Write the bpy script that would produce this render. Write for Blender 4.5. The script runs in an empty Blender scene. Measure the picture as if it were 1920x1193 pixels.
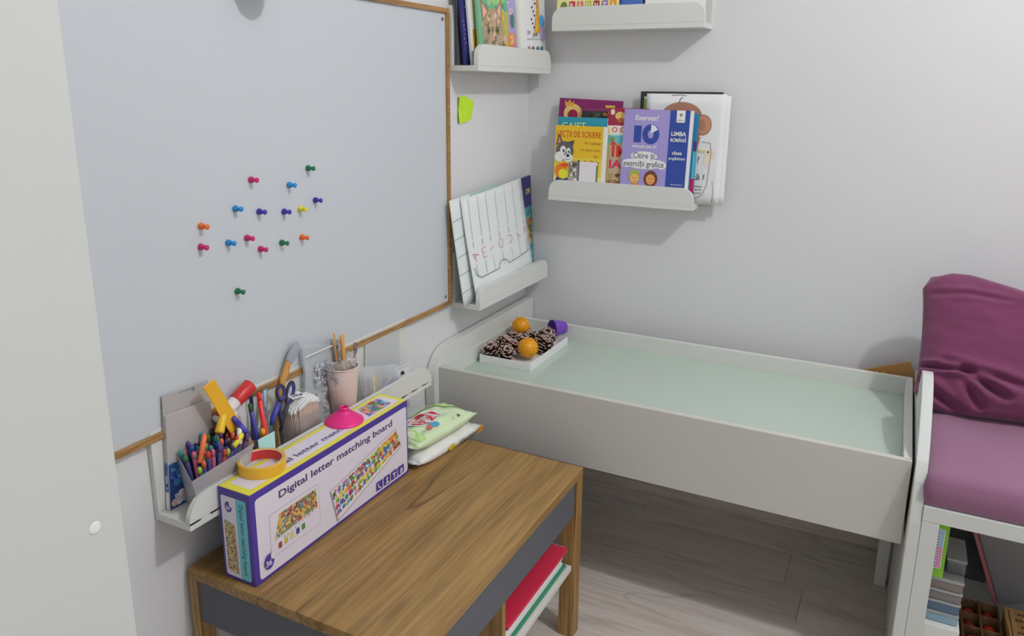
import bpy, bmesh, math, random
from mathutils import Matrix, Vector, noise
random.seed(7)
S = bpy.context.scene
COL = S.collection
PI = math.pi

# ------------------------------------------------------------------ camera, world, light, exposure
def look(yaw, pitch, roll):
    y, p, r = map(math.radians, (yaw, pitch, roll))
    f = Vector((-math.sin(y)*math.cos(p), math.cos(y)*math.cos(p), -math.sin(p)))
    right = Vector((math.cos(y), math.sin(y), 0)); up = right.cross(f)
    R = math.cos(r)*right + math.sin(r)*up; U = -math.sin(r)*right + math.cos(r)*up
    return Matrix((R, U, -f)).transposed()
cam = bpy.data.cameras.new('camera'); camo = bpy.data.objects.new('camera', cam); COL.objects.link(camo)
camo.matrix_world = Matrix.Translation((.9706, -2.0, 1.155)) @ look(26.9532, 13.6942, .5221).to_4x4()
cam.sensor_width = 36; cam.lens = 1432.03*36/1920; cam.shift_y = -(596.5-511.26)/1920
cam.clip_start = .05
S.camera = camo

w = bpy.data.worlds.new('world'); S.world = w; w.use_nodes = True
w.node_tree.nodes['Background'].inputs[0].default_value = (.75, .85, 1, 1)
w.node_tree.nodes['Background'].inputs[1].default_value = .5

lamp = bpy.data.lights.new('ceiling_bulb_light', 'POINT'); lamp.energy = 41; lamp.shadow_soft_size = .035
lamp.color = (.985, .985, 1.0)
lo = bpy.data.objects.new('ceiling_bulb_light', lamp); COL.objects.link(lo); lo.location = (1.75, -1.13, 2.27)
fill = bpy.data.lights.new('rear_fill_light', 'AREA'); fill.energy = 4; fill.shape = 'RECTANGLE'; fill.size = 1.5; fill.size_y = 1.3  # added ambient fill behind the camera, not a known window
fill.color = (1.0, .98, .95)
wo = bpy.data.objects.new('rear_fill_light', fill); COL.objects.link(wo); wo.location = (1.6, -3.52, 1.5)
wo.rotation_euler = (PI/2, 0, 0)

vs = S.view_settings
vs.view_transform = 'Standard'; vs.look = 'None'; vs.exposure = 0.0; vs.gamma = 1; vs.use_curve_mapping = False

# ------------------------------------------------------------------ colours and materials
def lin(c):
    c /= 255.0
    return c/12.92 if c <= .04045 else ((c+.055)/1.055)**2.4
def D(r, g, b, k=.6):
    return tuple(min(.92, lin(x)/k) for x in (r, g, b))
MATS = {}
def mat(name, col=(.8, .8, .8), rough=.5, spec=.5, metal=0, bump=0, bscale=60, var=0, vscale=3, sheen=0, sub=0):
    if name in MATS: return MATS[name]
    m = bpy.data.materials.new(name); m.use_nodes = True; MATS[name] = m
    nt = m.node_tree; b = nt.nodes['Principled BSDF']
    b.inputs['Base Color'].default_value = (*col, 1); b.inputs['Roughness'].default_value = rough
    b.inputs['Specular IOR Level'].default_value = spec; b.inputs['Metallic'].default_value = metal
    if sheen: b.inputs['Sheen Weight'].default_value = sheen
    if sub:
        b.inputs['Subsurface Weight'].default_value = sub; b.inputs['Subsurface Radius'].default_value = (.01, .006, .003)
    tc = nt.nodes.new('ShaderNodeTexCoord')
    if var:
        n = nt.nodes.new('ShaderNodeTexNoise'); n.inputs['Scale'].default_value = vscale; n.inputs['Detail'].default_value = 5
        nt.links.new(tc.outputs['Object'], n.inputs['Vector'])
        r = nt.nodes.new('ShaderNodeValToRGB')
        r.color_ramp.elements[0].position = .3; r.color_ramp.elements[1].position = .7
        r.color_ramp.elements[0].color = (*[c*(1-var) for c in col], 1)
        r.color_ramp.elements[1].color = (*[min(1, c*(1+var)) for c in col], 1)
        nt.links.new(n.outputs['Fac'], r.inputs['Fac']); nt.links.new(r.outputs['Color'], b.inputs['Base Color'])
    if bump:
        n2 = nt.nodes.new('ShaderNodeTexNoise'); n2.inputs['Scale'].default_value = bscale; n2.inputs['Detail'].default_value = 4
        nt.links.new(tc.outputs['Object'], n2.inputs['Vector'])
        bp = nt.nodes.new('ShaderNodeBump'); bp.inputs['Strength'].default_value = bump; bp.inputs['Distance'].default_value = .002
        nt.links.new(n2.outputs['Fac'], bp.inputs['Height']); nt.links.new(bp.outputs['Normal'], b.inputs['Normal'])
    return m
def clear(name, tint=(.85, .88, .9), opac=.25, rough=.12, wrinkle=0, wscale=30):
    """thin clear or milky plastic: partly see-through, glossy"""
    if name in MATS: return MATS[name]
    m = bpy.data.materials.new(name); m.use_nodes = True; MATS[name] = m
    nt = m.node_tree; b = nt.nodes['Principled BSDF']; out = nt.nodes['Material Output']
    b.inputs['Base Color'].default_value = (*tint, 1); b.inputs['Roughness'].default_value = rough
    tr = nt.nodes.new('ShaderNodeBsdfTransparent'); tr.inputs[0].default_value = (.96, .97, .97, 1)
    mx = nt.nodes.new('ShaderNodeMixShader')
    lw = nt.nodes.new('ShaderNodeLayerWeight'); lw.inputs[0].default_value = .35
    mr = nt.nodes.new('ShaderNodeMapRange'); mr.inputs[3].default_value = opac; mr.inputs[4].default_value = min(1, opac+.35)
    nt.links.new(lw.outputs['Facing'], mr.inputs[0])
    nt.links.new(mr.outputs[0], mx.inputs[0]); nt.links.new(tr.outputs[0], mx.inputs[1]); nt.links.new(b.outputs[0], mx.inputs[2])
    nt.links.new(mx.outputs[0], out.inputs['Surface'])
    if wrinkle:
        tc = nt.nodes.new('ShaderNodeTexCoord'); n2 = nt.nodes.new('ShaderNodeTexNoise')
        n2.inputs['Scale'].default_value = wscale; n2.inputs['Detail'].default_value = 3; n2.inputs['Distortion'].default_value = 1.5
        nt.links.new(tc.outputs['Object'], n2.inputs['Vector'])
        bp = nt.nodes.new('ShaderNodeBump'); bp.inputs['Strength'].default_value = wrinkle; bp.inputs['Distance'].default_value = .01
        nt.links.new(n2.outputs['Fac'], bp.inputs['Height'])
        nt.links.new(bp.outputs['Normal'], b.inputs['Normal']); nt.links.new(bp.outputs['Normal'], lw.inputs['Normal'])
    return m
def wood(name, light, dark, axis='Y', scale=1.0, crack=True, rough=.45, gstr=.35):
    if name in MATS: return MATS[name]
    m = bpy.data.materials.new(name); m.use_nodes = True; MATS[name] = m
    nt = m.node_tree; b = nt.nodes['Principled BSDF']; b.inputs['Roughness'].default_value = rough
    L = nt.links.new
    tc = nt.nodes.new('ShaderNodeTexCoord'); mp = nt.nodes.new('ShaderNodeMapping')
    oi = nt.nodes.new('ShaderNodeObjectInfo')
    ad = nt.nodes.new('ShaderNodeVectorMath'); ad.operation = 'MULTIPLY_ADD'
    L(oi.outputs['Random'], ad.inputs[0]); ad.inputs[1].default_value = (7.3, 3.1, 5.7)
    L(tc.outputs['Object'], ad.inputs[2]); L(ad.outputs[0], mp.inputs['Vector'])
    sc = {'X': (.8, 17, 17), 'Y': (17, .8, 17), 'Z': (17, 17, .8)}[axis]
    mp.inputs['Scale'].default_value = tuple(s*scale for s in sc)
    n = nt.nodes.new('ShaderNodeTexNoise'); n.inputs['Scale'].default_value = 1; n.inputs['Detail'].default_value = 3
    n.inputs['Distortion'].default_value = .4
    L(mp.outputs[0], n.inputs['Vector'])
    r = nt.nodes.new('ShaderNodeValToRGB'); r.color_ramp.elements[0].position = .32; r.color_ramp.elements[1].position = .62
    r.color_ramp.elements[0].color = (*dark, 1); r.color_ramp.elements[1].color = (*light, 1)
    L(n.outputs['Fac'], r.inputs['Fac'])
    g = nt.nodes.new('ShaderNodeTexNoise'); g.inputs['Scale'].default_value = 9; g.inputs['Detail'].default_value = 3
    L(mp.outputs[0], g.inputs['Vector'])
    mx = nt.nodes.new('ShaderNodeMix'); mx.data_type = 'RGBA'; mx.blend_type = 'OVERLAY'; mx.inputs[0].default_value = gstr
    L(r.outputs['Color'], mx.inputs[6])
    gr = nt.nodes.new('ShaderNodeValToRGB'); gr.color_ramp.elements[0].position = .35; gr.color_ramp.elements[1].position = .65
    L(g.outputs['Fac'], gr.inputs['Fac']); L(gr.outputs['Color'], mx.inputs[7])
    last = mx.outputs[2]
    if crack:
        mv = nt.nodes.new('ShaderNodeMapping'); L(ad.outputs[0], mv.inputs['Vector'])
        mv.inputs['Scale'].default_value = {'X': (1.5, 7, 7), 'Y': (7, 1.5, 7), 'Z': (7, 7, 1.5)}[axis]
        wv = nt.nodes.new('ShaderNodeTexNoise'); wv.inputs['Scale'].default_value = 1.0; wv.inputs['Detail'].default_value = 2.5
        wv.inputs['Roughness'].default_value = .45; wv.inputs['Distortion'].default_value = .35
        L(mv.outputs[0], wv.inputs['Vector'])
        # thin dark veins where the noise crosses its middle value
        s1 = nt.nodes.new('ShaderNodeMath'); s1.operation = 'SUBTRACT'; s1.inputs[1].default_value = .5; L(wv.outputs['Fac'], s1.inputs[0])
        s2 = nt.nodes.new('ShaderNodeMath'); s2.operation = 'ABSOLUTE'; L(s1.outputs[0], s2.inputs[0])
        s3 = nt.nodes.new('ShaderNodeMapRange'); s3.inputs[1].default_value = .001; s3.inputs[2].default_value = .016
        s3.inputs[3].default_value = .75 if crack is True else crack; s3.inputs[4].default_value = 0; L(s2.outputs[0], s3.inputs[0])
        # only in some places
        k = nt.nodes.new('ShaderNodeTexNoise'); k.inputs['Scale'].default_value = 3.2; L(tc.outputs['Object'], k.inputs['Vector'])
        k2 = nt.nodes.new('ShaderNodeMapRange'); k2.inputs[1].default_value = .42; k2.inputs[2].default_value = .62; L(k.outputs['Fac'], k2.inputs[0])
        mu = nt.nodes.new('ShaderNodeMath'); mu.operation = 'MULTIPLY'; L(s3.outputs[0], mu.inputs[0]); L(k2.outputs[0], mu.inputs[1])
        m2 = nt.nodes.new('ShaderNodeMix'); m2.data_type = 'RGBA'; L(mu.outputs[0], m2.inputs[0]); L(last, m2.inputs[6])
        m2.inputs[7].default_value = (*[c*.3 for c in dark], 1); last = m2.outputs[2]
        if crack is True:     # small knots
            vo = nt.nodes.new('ShaderNodeTexVoronoi'); vo.inputs['Scale'].default_value = 1.6; L(mv.outputs[0], vo.inputs['Vector'])
            kr = nt.nodes.new('ShaderNodeMapRange'); kr.inputs[1].default_value = .03; kr.inputs[2].default_value = .13; kr.inputs[3].default_value = .55; kr.inputs[4].default_value = 0
            L(vo.outputs['Distance'], kr.inputs[0])
            m3 = nt.nodes.new('ShaderNodeMix'); m3.data_type = 'RGBA'; L(kr.outputs[0], m3.inputs[0]); L(last, m3.inputs[6])
            m3.inputs[7].default_value = (*[c*.35 for c in dark], 1); last = m3.outputs[2]
    L(last, b.inputs['Base Color'])
    bp = nt.nodes.new('ShaderNodeBump'); bp.inputs['Strength'].default_value = .1; bp.inputs['Distance'].default_value = .001
    L(g.outputs['Fac'], bp.inputs['Height']); L(bp.outputs['Normal'], b.inputs['Normal'])
    return m
def printmat(name='print_ink', rough=.42):
    if name in MATS: return MATS[name]
    m = bpy.data.materials.new(name); m.use_nodes = True; MATS[name] = m
    nt = m.node_tree; b = nt.nodes['Principled BSDF']; b.inputs['Roughness'].default_value = rough
    a = nt.nodes.new('ShaderNodeVertexColor'); a.layer_name = 'ink'
    nt.links.new(a.outputs[0], b.inputs['Base Color'])
    return m
WALL = mat('wall_paint', D(190, 190, 191, .65), .85, .25, bump=.12, bscale=160, var=.012, vscale=2)
CEIL = mat('ceiling_paint', D(190, 190, 190, .68), .9, .2)
WHITE = mat('white_melamine', D(190, 191, 186, .67), .42, .4, bump=.02, bscale=300)
WHITE2 = mat('white_cabinet_melamine', D(189, 192, 188, .75), .5, .4, bump=.02, bscale=300)
GREY = mat('anthracite_panel', D(78, 80, 86), .55, .3, bump=.03, bscale=400)
OAK_Y = wood('oak_desk_lengthwise', D(148, 117, 70, .80), D(130, 98, 54, .80), 'Y', 1.0, gstr=.22)
OAK_X = wood('oak_desk_crosswise', D(150, 118, 72, .72), D(128, 96, 55, .72), 'X', 1.0, crack=False)
OAK_Z = wood('oak_desk_upright', D(150, 118, 70, .72), D(126, 95, 52, .72), 'Z', 1.0, crack=False)
FRAMEW = wood('board_frame_wood', D(160, 122, 74, .75), D(138, 102, 60, .75), 'Y', 3, crack=False, rough=.4)
FLOORW = wood('grey_laminate', D(178, 169, 161), D(164, 154, 145), 'X', 1.0, crack=.25, rough=.42, gstr=.16)
STICK = wood('craft_stick_wood', D(190, 145, 85), D(165, 118, 60), 'Z', 4, crack=False)
def plain(r, g, b, rough=.45, **k):
    return mat('colour_%d_%d_%d' % (r, g, b), D(r, g, b), rough, **k)

# ------------------------------------------------------------------ builders
WM = {}          # world matrices of things (children are written in world coordinates unless local)
def thing(name, label, cat, M=None, group=None):
    o = bpy.data.objects.new(name, None); COL.objects.link(o)
    M = M if isinstance(M, Matrix) else Matrix.Translation(M or (0, 0, 0))
    o.matrix_world = M; WM[o.name] = M.copy(); o.empty_display_size = .03
    o['label'] = label; o['category'] = cat
    if group: o['group'] = group
    return o
def tag(o, label=None, cat=None, group=None, kind=None):
    if label: o['label'] = label
    if cat: o['category'] = cat
    if group: o['group'] = group
    if kind: o['kind'] = kind
    return o
class MB:
    def __init__(s): s.v = []; s.f = []; s.sm = []
    def add(s, vs, fs, sm=False):
        n = len(s.v); s.v += [Vector(v) for v in vs]; s.f += [tuple(i+n for i in f) for f in fs]; s.sm += [sm]*len(fs); return s
    def box(s, a, b, M=None):
        x0, y0, z0 = a; x1, y1, z1 = b
        vs = [Vector(p) for p in ((x0,y0,z0),(x1,y0,z0),(x1,y1,z0),(x0,y1,z0),(x0,y0,z1),(x1,y0,z1),(x1,y1,z1),(x0,y1,z1))]
        if M: vs = [M @ v for v in vs]
        return s.add(vs, [(0,3,2,1),(4,5,6,7),(0,1,5,4),(1,2,6,5),(2,3,7,6),(3,0,4,7)])
    def lathe(s, prof, M=None, n=24, sm=True):
        """profile (r, z) around local Z"""
        vs = []; fs = []
        for r, z in prof:
            for k in range(n):
                a = 2*PI*k/n; vs.append(Vector((r*math.cos(a), r*math.sin(a), z)))
        for i in range(len(prof)-1):
            for k in range(n):
                k2 = (k+1) % n; fs.append((i*n+k, i*n+k2, (i+1)*n+k2, (i+1)*n+k))
        if prof[0][0] > 1e-6: fs.append(tuple(range(n))[::-1])
        if prof[-1][0] > 1e-6: fs.append(tuple((len(prof)-1)*n+k for k in range(n)))
        if M: vs = [M @ v for v in vs]
        return s.add(vs, fs, sm)
    def shell(s, prof, M=None, n=24):
        """open lathe, no caps"""
        vs = []; fs = []
        for r, z in prof:
            for k in range(n):
                a = 2*PI*k/n; vs.append(Vector((r*math.cos(a), r*math.sin(a), z)))
        for i in range(len(prof)-1):
            for k in range(n):
                k2 = (k+1) % n; fs.append((i*n+k, i*n+k2, (i+1)*n+k2, (i+1)*n+k))
        if M: vs = [M @ v for v in vs]
        return s.add(vs, fs, True)
    def rod(s, p0, p1, r0, r1=None, n=10, sm=True):
        p0 = Vector(p0); p1 = Vector(p1); d = p1-p0; r1 = r0 if r1 is None else r1
        M = Matrix.Translation(p0) @ d.to_track_quat('Z', 'Y').to_matrix().to_4x4()
        return s.lathe([(r0, 0), (r1, d.length)], M, n, sm)
    def tube(s, pts, r, n=8, closed=False):
        pts = [Vector(p) for p in pts]; m = len(pts); vs = []; fs = []; up = Vector((.13, .21, .97))
        for i, p in enumerate(pts):
            t = (pts[(i+1) % m]-pts[i-1]) if closed else (pts[min(i+1, m-1)]-pts[max(i-1, 0)])
            t.normalize(); a = t.cross(up)
            if a.length < .1: a = t.cross(Vector((1, 0, 0)))
            a.normalize(); b = t.cross(a)
            rr = r[i] if isinstance(r, (list, tuple)) else r
            for k in range(n):
                an = 2*PI*k/n; vs.append(p+rr*(math.cos(an)*a+math.sin(an)*b))
        for i in range(m if closed else m-1):
            j = (i+1) % m
            for k in range(n):
                k2 = (k+1) % n; fs.append((i*n+k, i*n+k2, j*n+k2, j*n+k))
        if not closed: fs += [tuple(range(n)), tuple((m-1)*n+k for k in range(n))[::-1]]
        return s.add(vs, fs, True)
    def prism(s, poly, ext, M=None, axis='y'):
        """2-D outline extruded. axis y: outline in (x,z), extruded ext=(y0,y1); axis x: outline in (y,z); axis z: (x,y)"""
        n = len(poly); vs = []
        for e in ext:
            for a, b in poly:
                vs.append(Vector({'y': (a, e, b), 'x': (e, a, b), 'z': (a, b, e)}[axis]))
        fs = [tuple(range(n)), tuple(range(n, 2*n))[::-1]] + [(i, i+n, (i+1) % n+n, (i+1) % n) for i in range(n)]
        if M: vs = [M @ v for v in vs]
        return s.add(vs, fs)
    def grid(s, fn, nu, nv, sm=True):
        vs = [Vector(fn(i/nu, j/nv)) for j in range(nv+1) for i in range(nu+1)]
        fs = [(j*(nu+1)+i, j*(nu+1)+i+1, (j+1)*(nu+1)+i+1, (j+1)*(nu+1)+i) for j in range(nv) for i in range(nu)]
        return s.add(vs, fs, sm)
    def build(s, name, m, parent=None, bevel=0, local=False, seg=2, weld=False, kind=None, label=None, recalc=True):
        vs = s.v
        if parent is not None and not local:
            I = WM[parent.name].inverted(); vs = [I @ v for v in vs]
        me = bpy.data.meshes.new(name); me.from_pydata([tuple(v) for v in vs], [], s.f)
        me.polygons.foreach_set('use_smooth', s.sm)
        bm = bmesh.new(); bm.from_mesh(me)
        if weld: bmesh.ops.remove_doubles(bm, verts=bm.verts, dist=1e-5)
        if recalc: bmesh.ops.recalc_face_normals(bm, faces=bm.faces)
        if bevel:
            es = [e for e in bm.edges if len(e.link_faces) == 2 and e.calc_face_angle(0) > .6]
            bmesh.ops.bevel(bm, geom=es, offset=bevel, segments=seg, profile=.5, affect='EDGES', clamp_overlap=True)
        bm.to_mesh(me); bm.free(); me.update()
        me.materials.append(m)
        o = bpy.data.objects.new(name, me); COL.objects.link(o)
        if parent is not None:
            o.parent = parent; WM[o.name] = WM[parent.name]
        else: WM[o.name] = Matrix.Identity(4)
        if kind: o['kind'] = kind
        if label: o['label'] = label
        return o
def rrect(x0, y0, x1, y1, r, n=6, corners=(1, 1, 1, 1)):
    """rounded rectangle outline, corners: bl, br, tr, tl"""
    out = []
    for (cx, cy, a0, on, px, py) in ((x0+r, y0+r, PI, corners[0], x0, y0), (x1-r, y0+r, 1.5*PI, corners[1], x1, y0),
                                     (x1-r, y1-r, 0, corners[2], x1, y1), (x0+r, y1-r, .5*PI, corners[3], x0, y1)):
        if on: out += [(cx+r*math.cos(a0+PI/2*k/n), cy+r*math.sin(a0+PI/2*k/n)) for k in range(n+1)]
        else: out.append((px, py))
    return out
_tc = {}
def textmesh(t, bold, shear=0):
    key = (t, bold, shear)
    if key in _tc: return _tc[key]
    cu = bpy.data.curves.new('lettering', 'FONT'); cu.body = t; cu.size = 1; cu.offset = bold*.45; cu.resolution_u = 3; cu.shear = shear
    cu.fill_mode = 'FRONT'
    ob = bpy.data.objects.new('lettering', cu); COL.objects.link(ob)
    me = bpy.data.meshes.new_from_object(ob.evaluated_get(bpy.context.evaluated_depsgraph_get()))
    vs = [(v.co.x, v.co.y) for v in me.vertices]; fs = [tuple(p.vertices) for p in me.polygons]
    bpy.data.objects.remove(ob); bpy.data.curves.remove(cu); bpy.data.meshes.remove(me)
    _tc[key] = (vs, fs); return _tc[key]
class Print:
    """flat print on a surface: coloured shapes in (u,v) metres, one mesh with an ink colour layer"""
    def __init__(s): s.p = []; s.L = 0
    def poly(s, pts, c, up=True):
        s.L += 1 if up else .03
        s.p.append((pts, [tuple(range(len(pts)))], c, s.L)); return s
    def rect(s, x0, y0, x1, y1, c, r=0, up=True):
        return s.poly(rrect(x0, y0, x1, y1, r, 4) if r else [(x0, y0), (x1, y0), (x1, y1), (x0, y1)], c, up)
    def ell(s, cx, cy, rx, ry, c, n=14, rot=0, up=True):
        ca, sa = math.cos(rot), math.sin(rot)
        return s.poly([(cx+rx*math.cos(2*PI*k/n)*ca-ry*math.sin(2*PI*k/n)*sa, cy+rx*math.cos(2*PI*k/n)*sa+ry*math.sin(2*PI*k/n)*ca) for k in range(n)], c, up)
    def line(s, pts, w, c, up=True):
        if up: s.L += 1
        for (a, b) in zip(pts, pts[1:]):
            d = Vector((b[0]-a[0], b[1]-a[1])); 
            if d.length < 1e-7: continue
            d.normalize(); nx, ny = -d.y*w/2, d.x*w/2
            s.p.append(([(a[0]+nx, a[1]+ny), (a[0]-nx, a[1]-ny), (b[0]-nx, b[1]-ny), (b[0]+nx, b[1]+ny)], [(0, 1, 2, 3)], c, s.L))
        return s
    def text(s, t, x, y, h, c, width=None, bold=.0, rot=0, shear=0, centre=False):
        vs, fs = textmesh(t, bold, shear)
        if not vs: return s
        w0 = max(v[0] for v in vs)-min(v[0] for v in vs); xm = min(v[0] for v in vs)
        ky = h/.7; kx = (width/w0) if width else ky
        ca, sa = math.cos(rot), math.sin(rot); off = -(w0*kx/2) if centre else 0
        pts = []
        for a, b in vs:
            a = (a-xm)*kx+off; b *= ky
            pts.append((x+a*ca-b*sa, y+a*sa+b*ca))
        s.L += 1; s.p.append((pts, fs, c, s.L)); return s
    def build(s, name, parent, o, U, V, N=None, eps=.00007, base=.0002, local=True, mat_=None, label=None, clip=None):
        o = Vector(o); U = Vector(U); V = Vector(V); N = Vector(N) if N else U.cross(V).normalized()
        if not local:
            I = WM[parent.name].inverted(); o2 = I @ o; U = (I.to_3x3() @ U); V = (I.to_3x3() @ V); N = (I.to_3x3() @ N); o = o2
        vs = []; fs = []; cs = []
        for pts, faces, c, L in s.p:
            n = len(vs); 
            if clip: pts = [(min(max(a, clip[0]), clip[2]), min(max(b, clip[1]), clip[3])) for a, b in pts]
            vs += [tuple(o+U*a+V*b+N*(base+eps*L)) for a, b in pts]
            for f in faces: fs.append(tuple(i+n for i in f)); cs.append(c)
        me = bpy.data.meshes.new(name); me.from_pydata(vs, [], fs)
        at = me.color_attributes.new('ink', 'FLOAT_COLOR', 'CORNER')
        k = 0
        for p, c in zip(me.polygons, cs):
            for _ in range(p.loop_total): at.data[k].color = (*c, 1); k += 1
        me.materials.append(mat_ or printmat())
        ob = bpy.data.objects.new(name, me); COL.objects.link(ob)
        ob.parent = parent
        if label: ob['label'] = label
        return ob
def pose(loc, rz=0, lean=0, roll=0, yaw=0):
    """frame whose X runs along the wall, -Y faces the room, Z up; lean tips the top back"""
    return Matrix.Translation(loc) @ Matrix.Rotation(rz+yaw, 4, 'Z') @ Matrix.Rotation(-lean, 4, 'X') @ Matrix.Rotation(roll, 4, 'Y')
def struct(name, mb, m, bevel=0):
    o = mb.build(name, m, bevel=bevel); o['kind'] = 'structure'; return o

# ------------------------------------------------------------------ the room
RX, RY, RZ = 3.0, -3.6, 2.42
struct('wall_back', MB().box((-.1, 0, -.05), (RX+.1, .1, RZ)), WALL)
struct('wall_left', MB().box((-.1, RY, -.05), (0, 0, RZ)), WALL)
struct('wall_right', MB().box((RX, RY, -.05), (RX+.1, 0, RZ)), WALL)
rear = MB()
for a, b in (((-.1, RY-.1, -.05), (.8, RY, RZ)), ((2.4, RY-.1, -.05), (RX+.1, RY, RZ)), ((.8, RY-.1, -.05), (2.4, RY, .8)), ((.8, RY-.1, 2.2), (2.4, RY, RZ))):
    rear.box(a, b)
struct('wall_rear', rear, WALL)
struct('ceiling', MB().box((-.1, RY-.1, RZ), (RX+.1, .1, RZ+.1)), CEIL)
wf = MB()
for a, b in (((.8, RY-.06, .8), (.86, RY-.01, 2.2)), ((2.34, RY-.06, .8), (2.4, RY-.01, 2.2)), ((.86, RY-.06, .8), (2.34, RY-.01, .86)),
             ((.86, RY-.06, 2.14), (2.34, RY-.01, 2.2)), ((1.57, RY-.06, .86), (1.63, RY-.01, 2.14))): wf.box(a, b)
struct('unseen_window', wf, WHITE)  # unseen window frame, added to go with the rear fill
fl = struct('floor', MB().box((-.1, RY-.1, -.06), (RX+.1, .1, -.0085)), plain(90, 86, 82, .8))
PW = .132; row = 0; y = 0.0; pm = {}
bb = MB().box((0, -.012, 0), (RX, -.0005, .034)).build('baseboard_back', FLOORW, bevel=.001); bb['kind'] = 'structure'
while y > RY:
    off = [.43, -.42, .874, .12][row % 4] + (row//4)*.37
    off = (off % 1.25)-1.25
    x = off
    while x < RX:
        a, b = max(x, 0), min(x+1.25, RX)
        if b-a > .02:
            y1 = max(y-PW, RY)
            key = (round(b-a, 3), round(y-y1, 3))
            if key not in pm:
                L_, W_ = key
                g = .00035
                mb = MB().prism([(g, 0), (L_-g, 0), (L_-g-.0006, 0), (L_-g, 0)], (0, 1)) if False else MB().box((g, -W_+g, -.008), (L_-g, -g, 0))
                o = mb.build('plank', FLOORW, bevel=.0004, seg=1); pm[key] = o.data; o.parent = fl; o.location = (a, y, 0)
            else:
                o = bpy.data.objects.new('plank', pm[key]); COL.objects.link(o); o.parent = fl; o.location = (a, y, 0)
        x += 1.25
    y -= PW; row += 1

# ceiling lamp (above the frame, its light is set at the top)
t = thing('ceiling_lamp', 'small white ceiling lamp with bare round bulb, hanging over the room', 'lamp', (1.75, -1.13, RZ))
MB().lathe([(.05, -.03), (.055, -.02), (.055, -.0005)], Matrix.Translation((1.75, -1.13, RZ))).build('ceiling_rose', WHITE, t)
MB().rod((1.75, -1.13, RZ-.03), (1.75, -1.13, 2.345), .02, .02, 16).build('bulb_holder', WHITE, t)

# tall white cabinet at the left edge
cab = thing('tall_cabinet', 'tall white cabinet filling the left edge of the view, beside the whiteboard', 'cabinet', (0, -2.6, 0))
MB().box((.002, -2.6, 0), (.3, -1.556, 2.1)).build('side_panel', WHITE2, cab, bevel=.001)
MB().lathe([(.0068, 0), (.0066, .0006), (.004, .0011), (0, .0012)], Matrix.Translation((.3, -1.586, .727)) @ Matrix.Rotation(PI/2, 4, 'Y'), 24).build('screw_cap', mat('cap_plastic', D(205, 206, 202), .35), cab, label='round white plastic screw cap')

# ------------------------------------------------------------------ whiteboard
Y0B, Y1B, Z0B, Z1B = -1.538, -.4451, .6293, 1.325
wb = thing('whiteboard', 'large magnetic whiteboard in a thin light wood frame on the left wall', 'whiteboard', (0, Y1B, Z0B))
BOARD = mat('whiteboard_enamel', D(186, 192, 197, .76), .38, .45, var=.01, vscale=2)
MB().box((.001, Y0B+.004, Z0B+.004), (.009, Y1B-.004, Z1B-.004)).build('writing_surface', BOARD, wb)
FWD = .0105
MB().box((.001, Y0B, Z0B), (.015, Y1B, Z0B+FWD)).build('frame_rail', FRAMEW, wb, bevel=.001)
MB().box((.001, Y0B, Z1B-FWD), (.015, Y1B, Z1B)).build('frame_rail', FRAMEW, wb, bevel=.001)
MB().box((.001, Y1B-FWD, Z0B+FWD), (.015, Y1B, Z1B-FWD)).build('frame_stile', FRAMEW, wb, bevel=.001)
MB().box((.001, Y0B, Z0B+FWD), (.015, Y0B+FWD, Z1B-FWD)).build('frame_stile', FRAMEW, wb, bevel=.001)
for z in (Z0B+.024, Z1B-.024):
    MB().lathe([(.004, 0), (.0035, .0015), (0, .002)], Matrix.Translation((.009, Y1B-.022, z)) @ Matrix.Rotation(PI/2, 4, 'Y'), 14).build('corner_screw', mat('screw_steel', (.25, .24, .22), .35, metal=.8), wb)

pinc = {'green': (20, 95, 62), 'magenta': (165, 30, 85), 'blue': (28, 115, 175), 'navy': (52, 38, 135), 'yellow': (190, 180, 40), 'orange': (205, 90, 35)}
pins = [(-.931, 1.008, 'green', 'green magnet pin, topmost and near the right of the cluster'),
 (-1.069, 1.001, 'magenta', 'magenta magnet pin alone at the top left of the cluster'),
 (-.981, .983, 'blue', 'blue magnet pin just below and left of the top green one'),
 (-1.107, .958, 'blue', 'blue magnet pin left of two navy ones'),
 (-1.056, .946, 'navy', 'navy magnet pin right beside the left blue one'),
 (-.998, .938, 'navy', 'navy magnet pin just left of the yellow one'),
 (-.957, .937, 'yellow', 'only yellow magnet pin on the whiteboard'),
 (-.916, .948, 'navy', 'navy magnet pin right of the yellow one'),
 (-1.178, .940, 'orange', 'orange magnet pin at the far left of the cluster'),
 (-1.182, .908, 'magenta', 'magenta magnet pin directly under the far left orange one'),
 (-1.127, .905, 'blue', 'blue magnet pin between two magenta ones in the lower row'),
 (-1.087, .906, 'magenta', 'magenta magnet pin right of the lower blue one'),
 (-1.059, .882, 'magenta', 'magenta magnet pin lowest of the red ones, left of a green one'),
 (-1.008, .884, 'green', 'green magnet pin in the lower row, left of an orange one'),
 (-.957, .885, 'orange', 'orange magnet pin at the right end of the lower row'),
 (-1.116, .821, 'green', 'green magnet pin by itself well below the cluster')]
for (py, pz, c, lab) in pins:
    M = Matrix.Translation((.0093, py, pz)) @ Matrix.Rotation(PI/2, 4, 'Y')
    o = MB().lathe([(.0048, 0), (.0055, .0008), (.0055, .0025), (.0046, .0055), (.0028, .0072), (.0024, .0095), (.0036, .0118), (.0044, .0138), (.0042, .0152), (.003, .0162), (0, .0165)], M, 18).build('magnet_pin', plain(*pinc[c], .3))
    tag(o, lab, 'magnet', 'magnet pins on the whiteboard')

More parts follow.
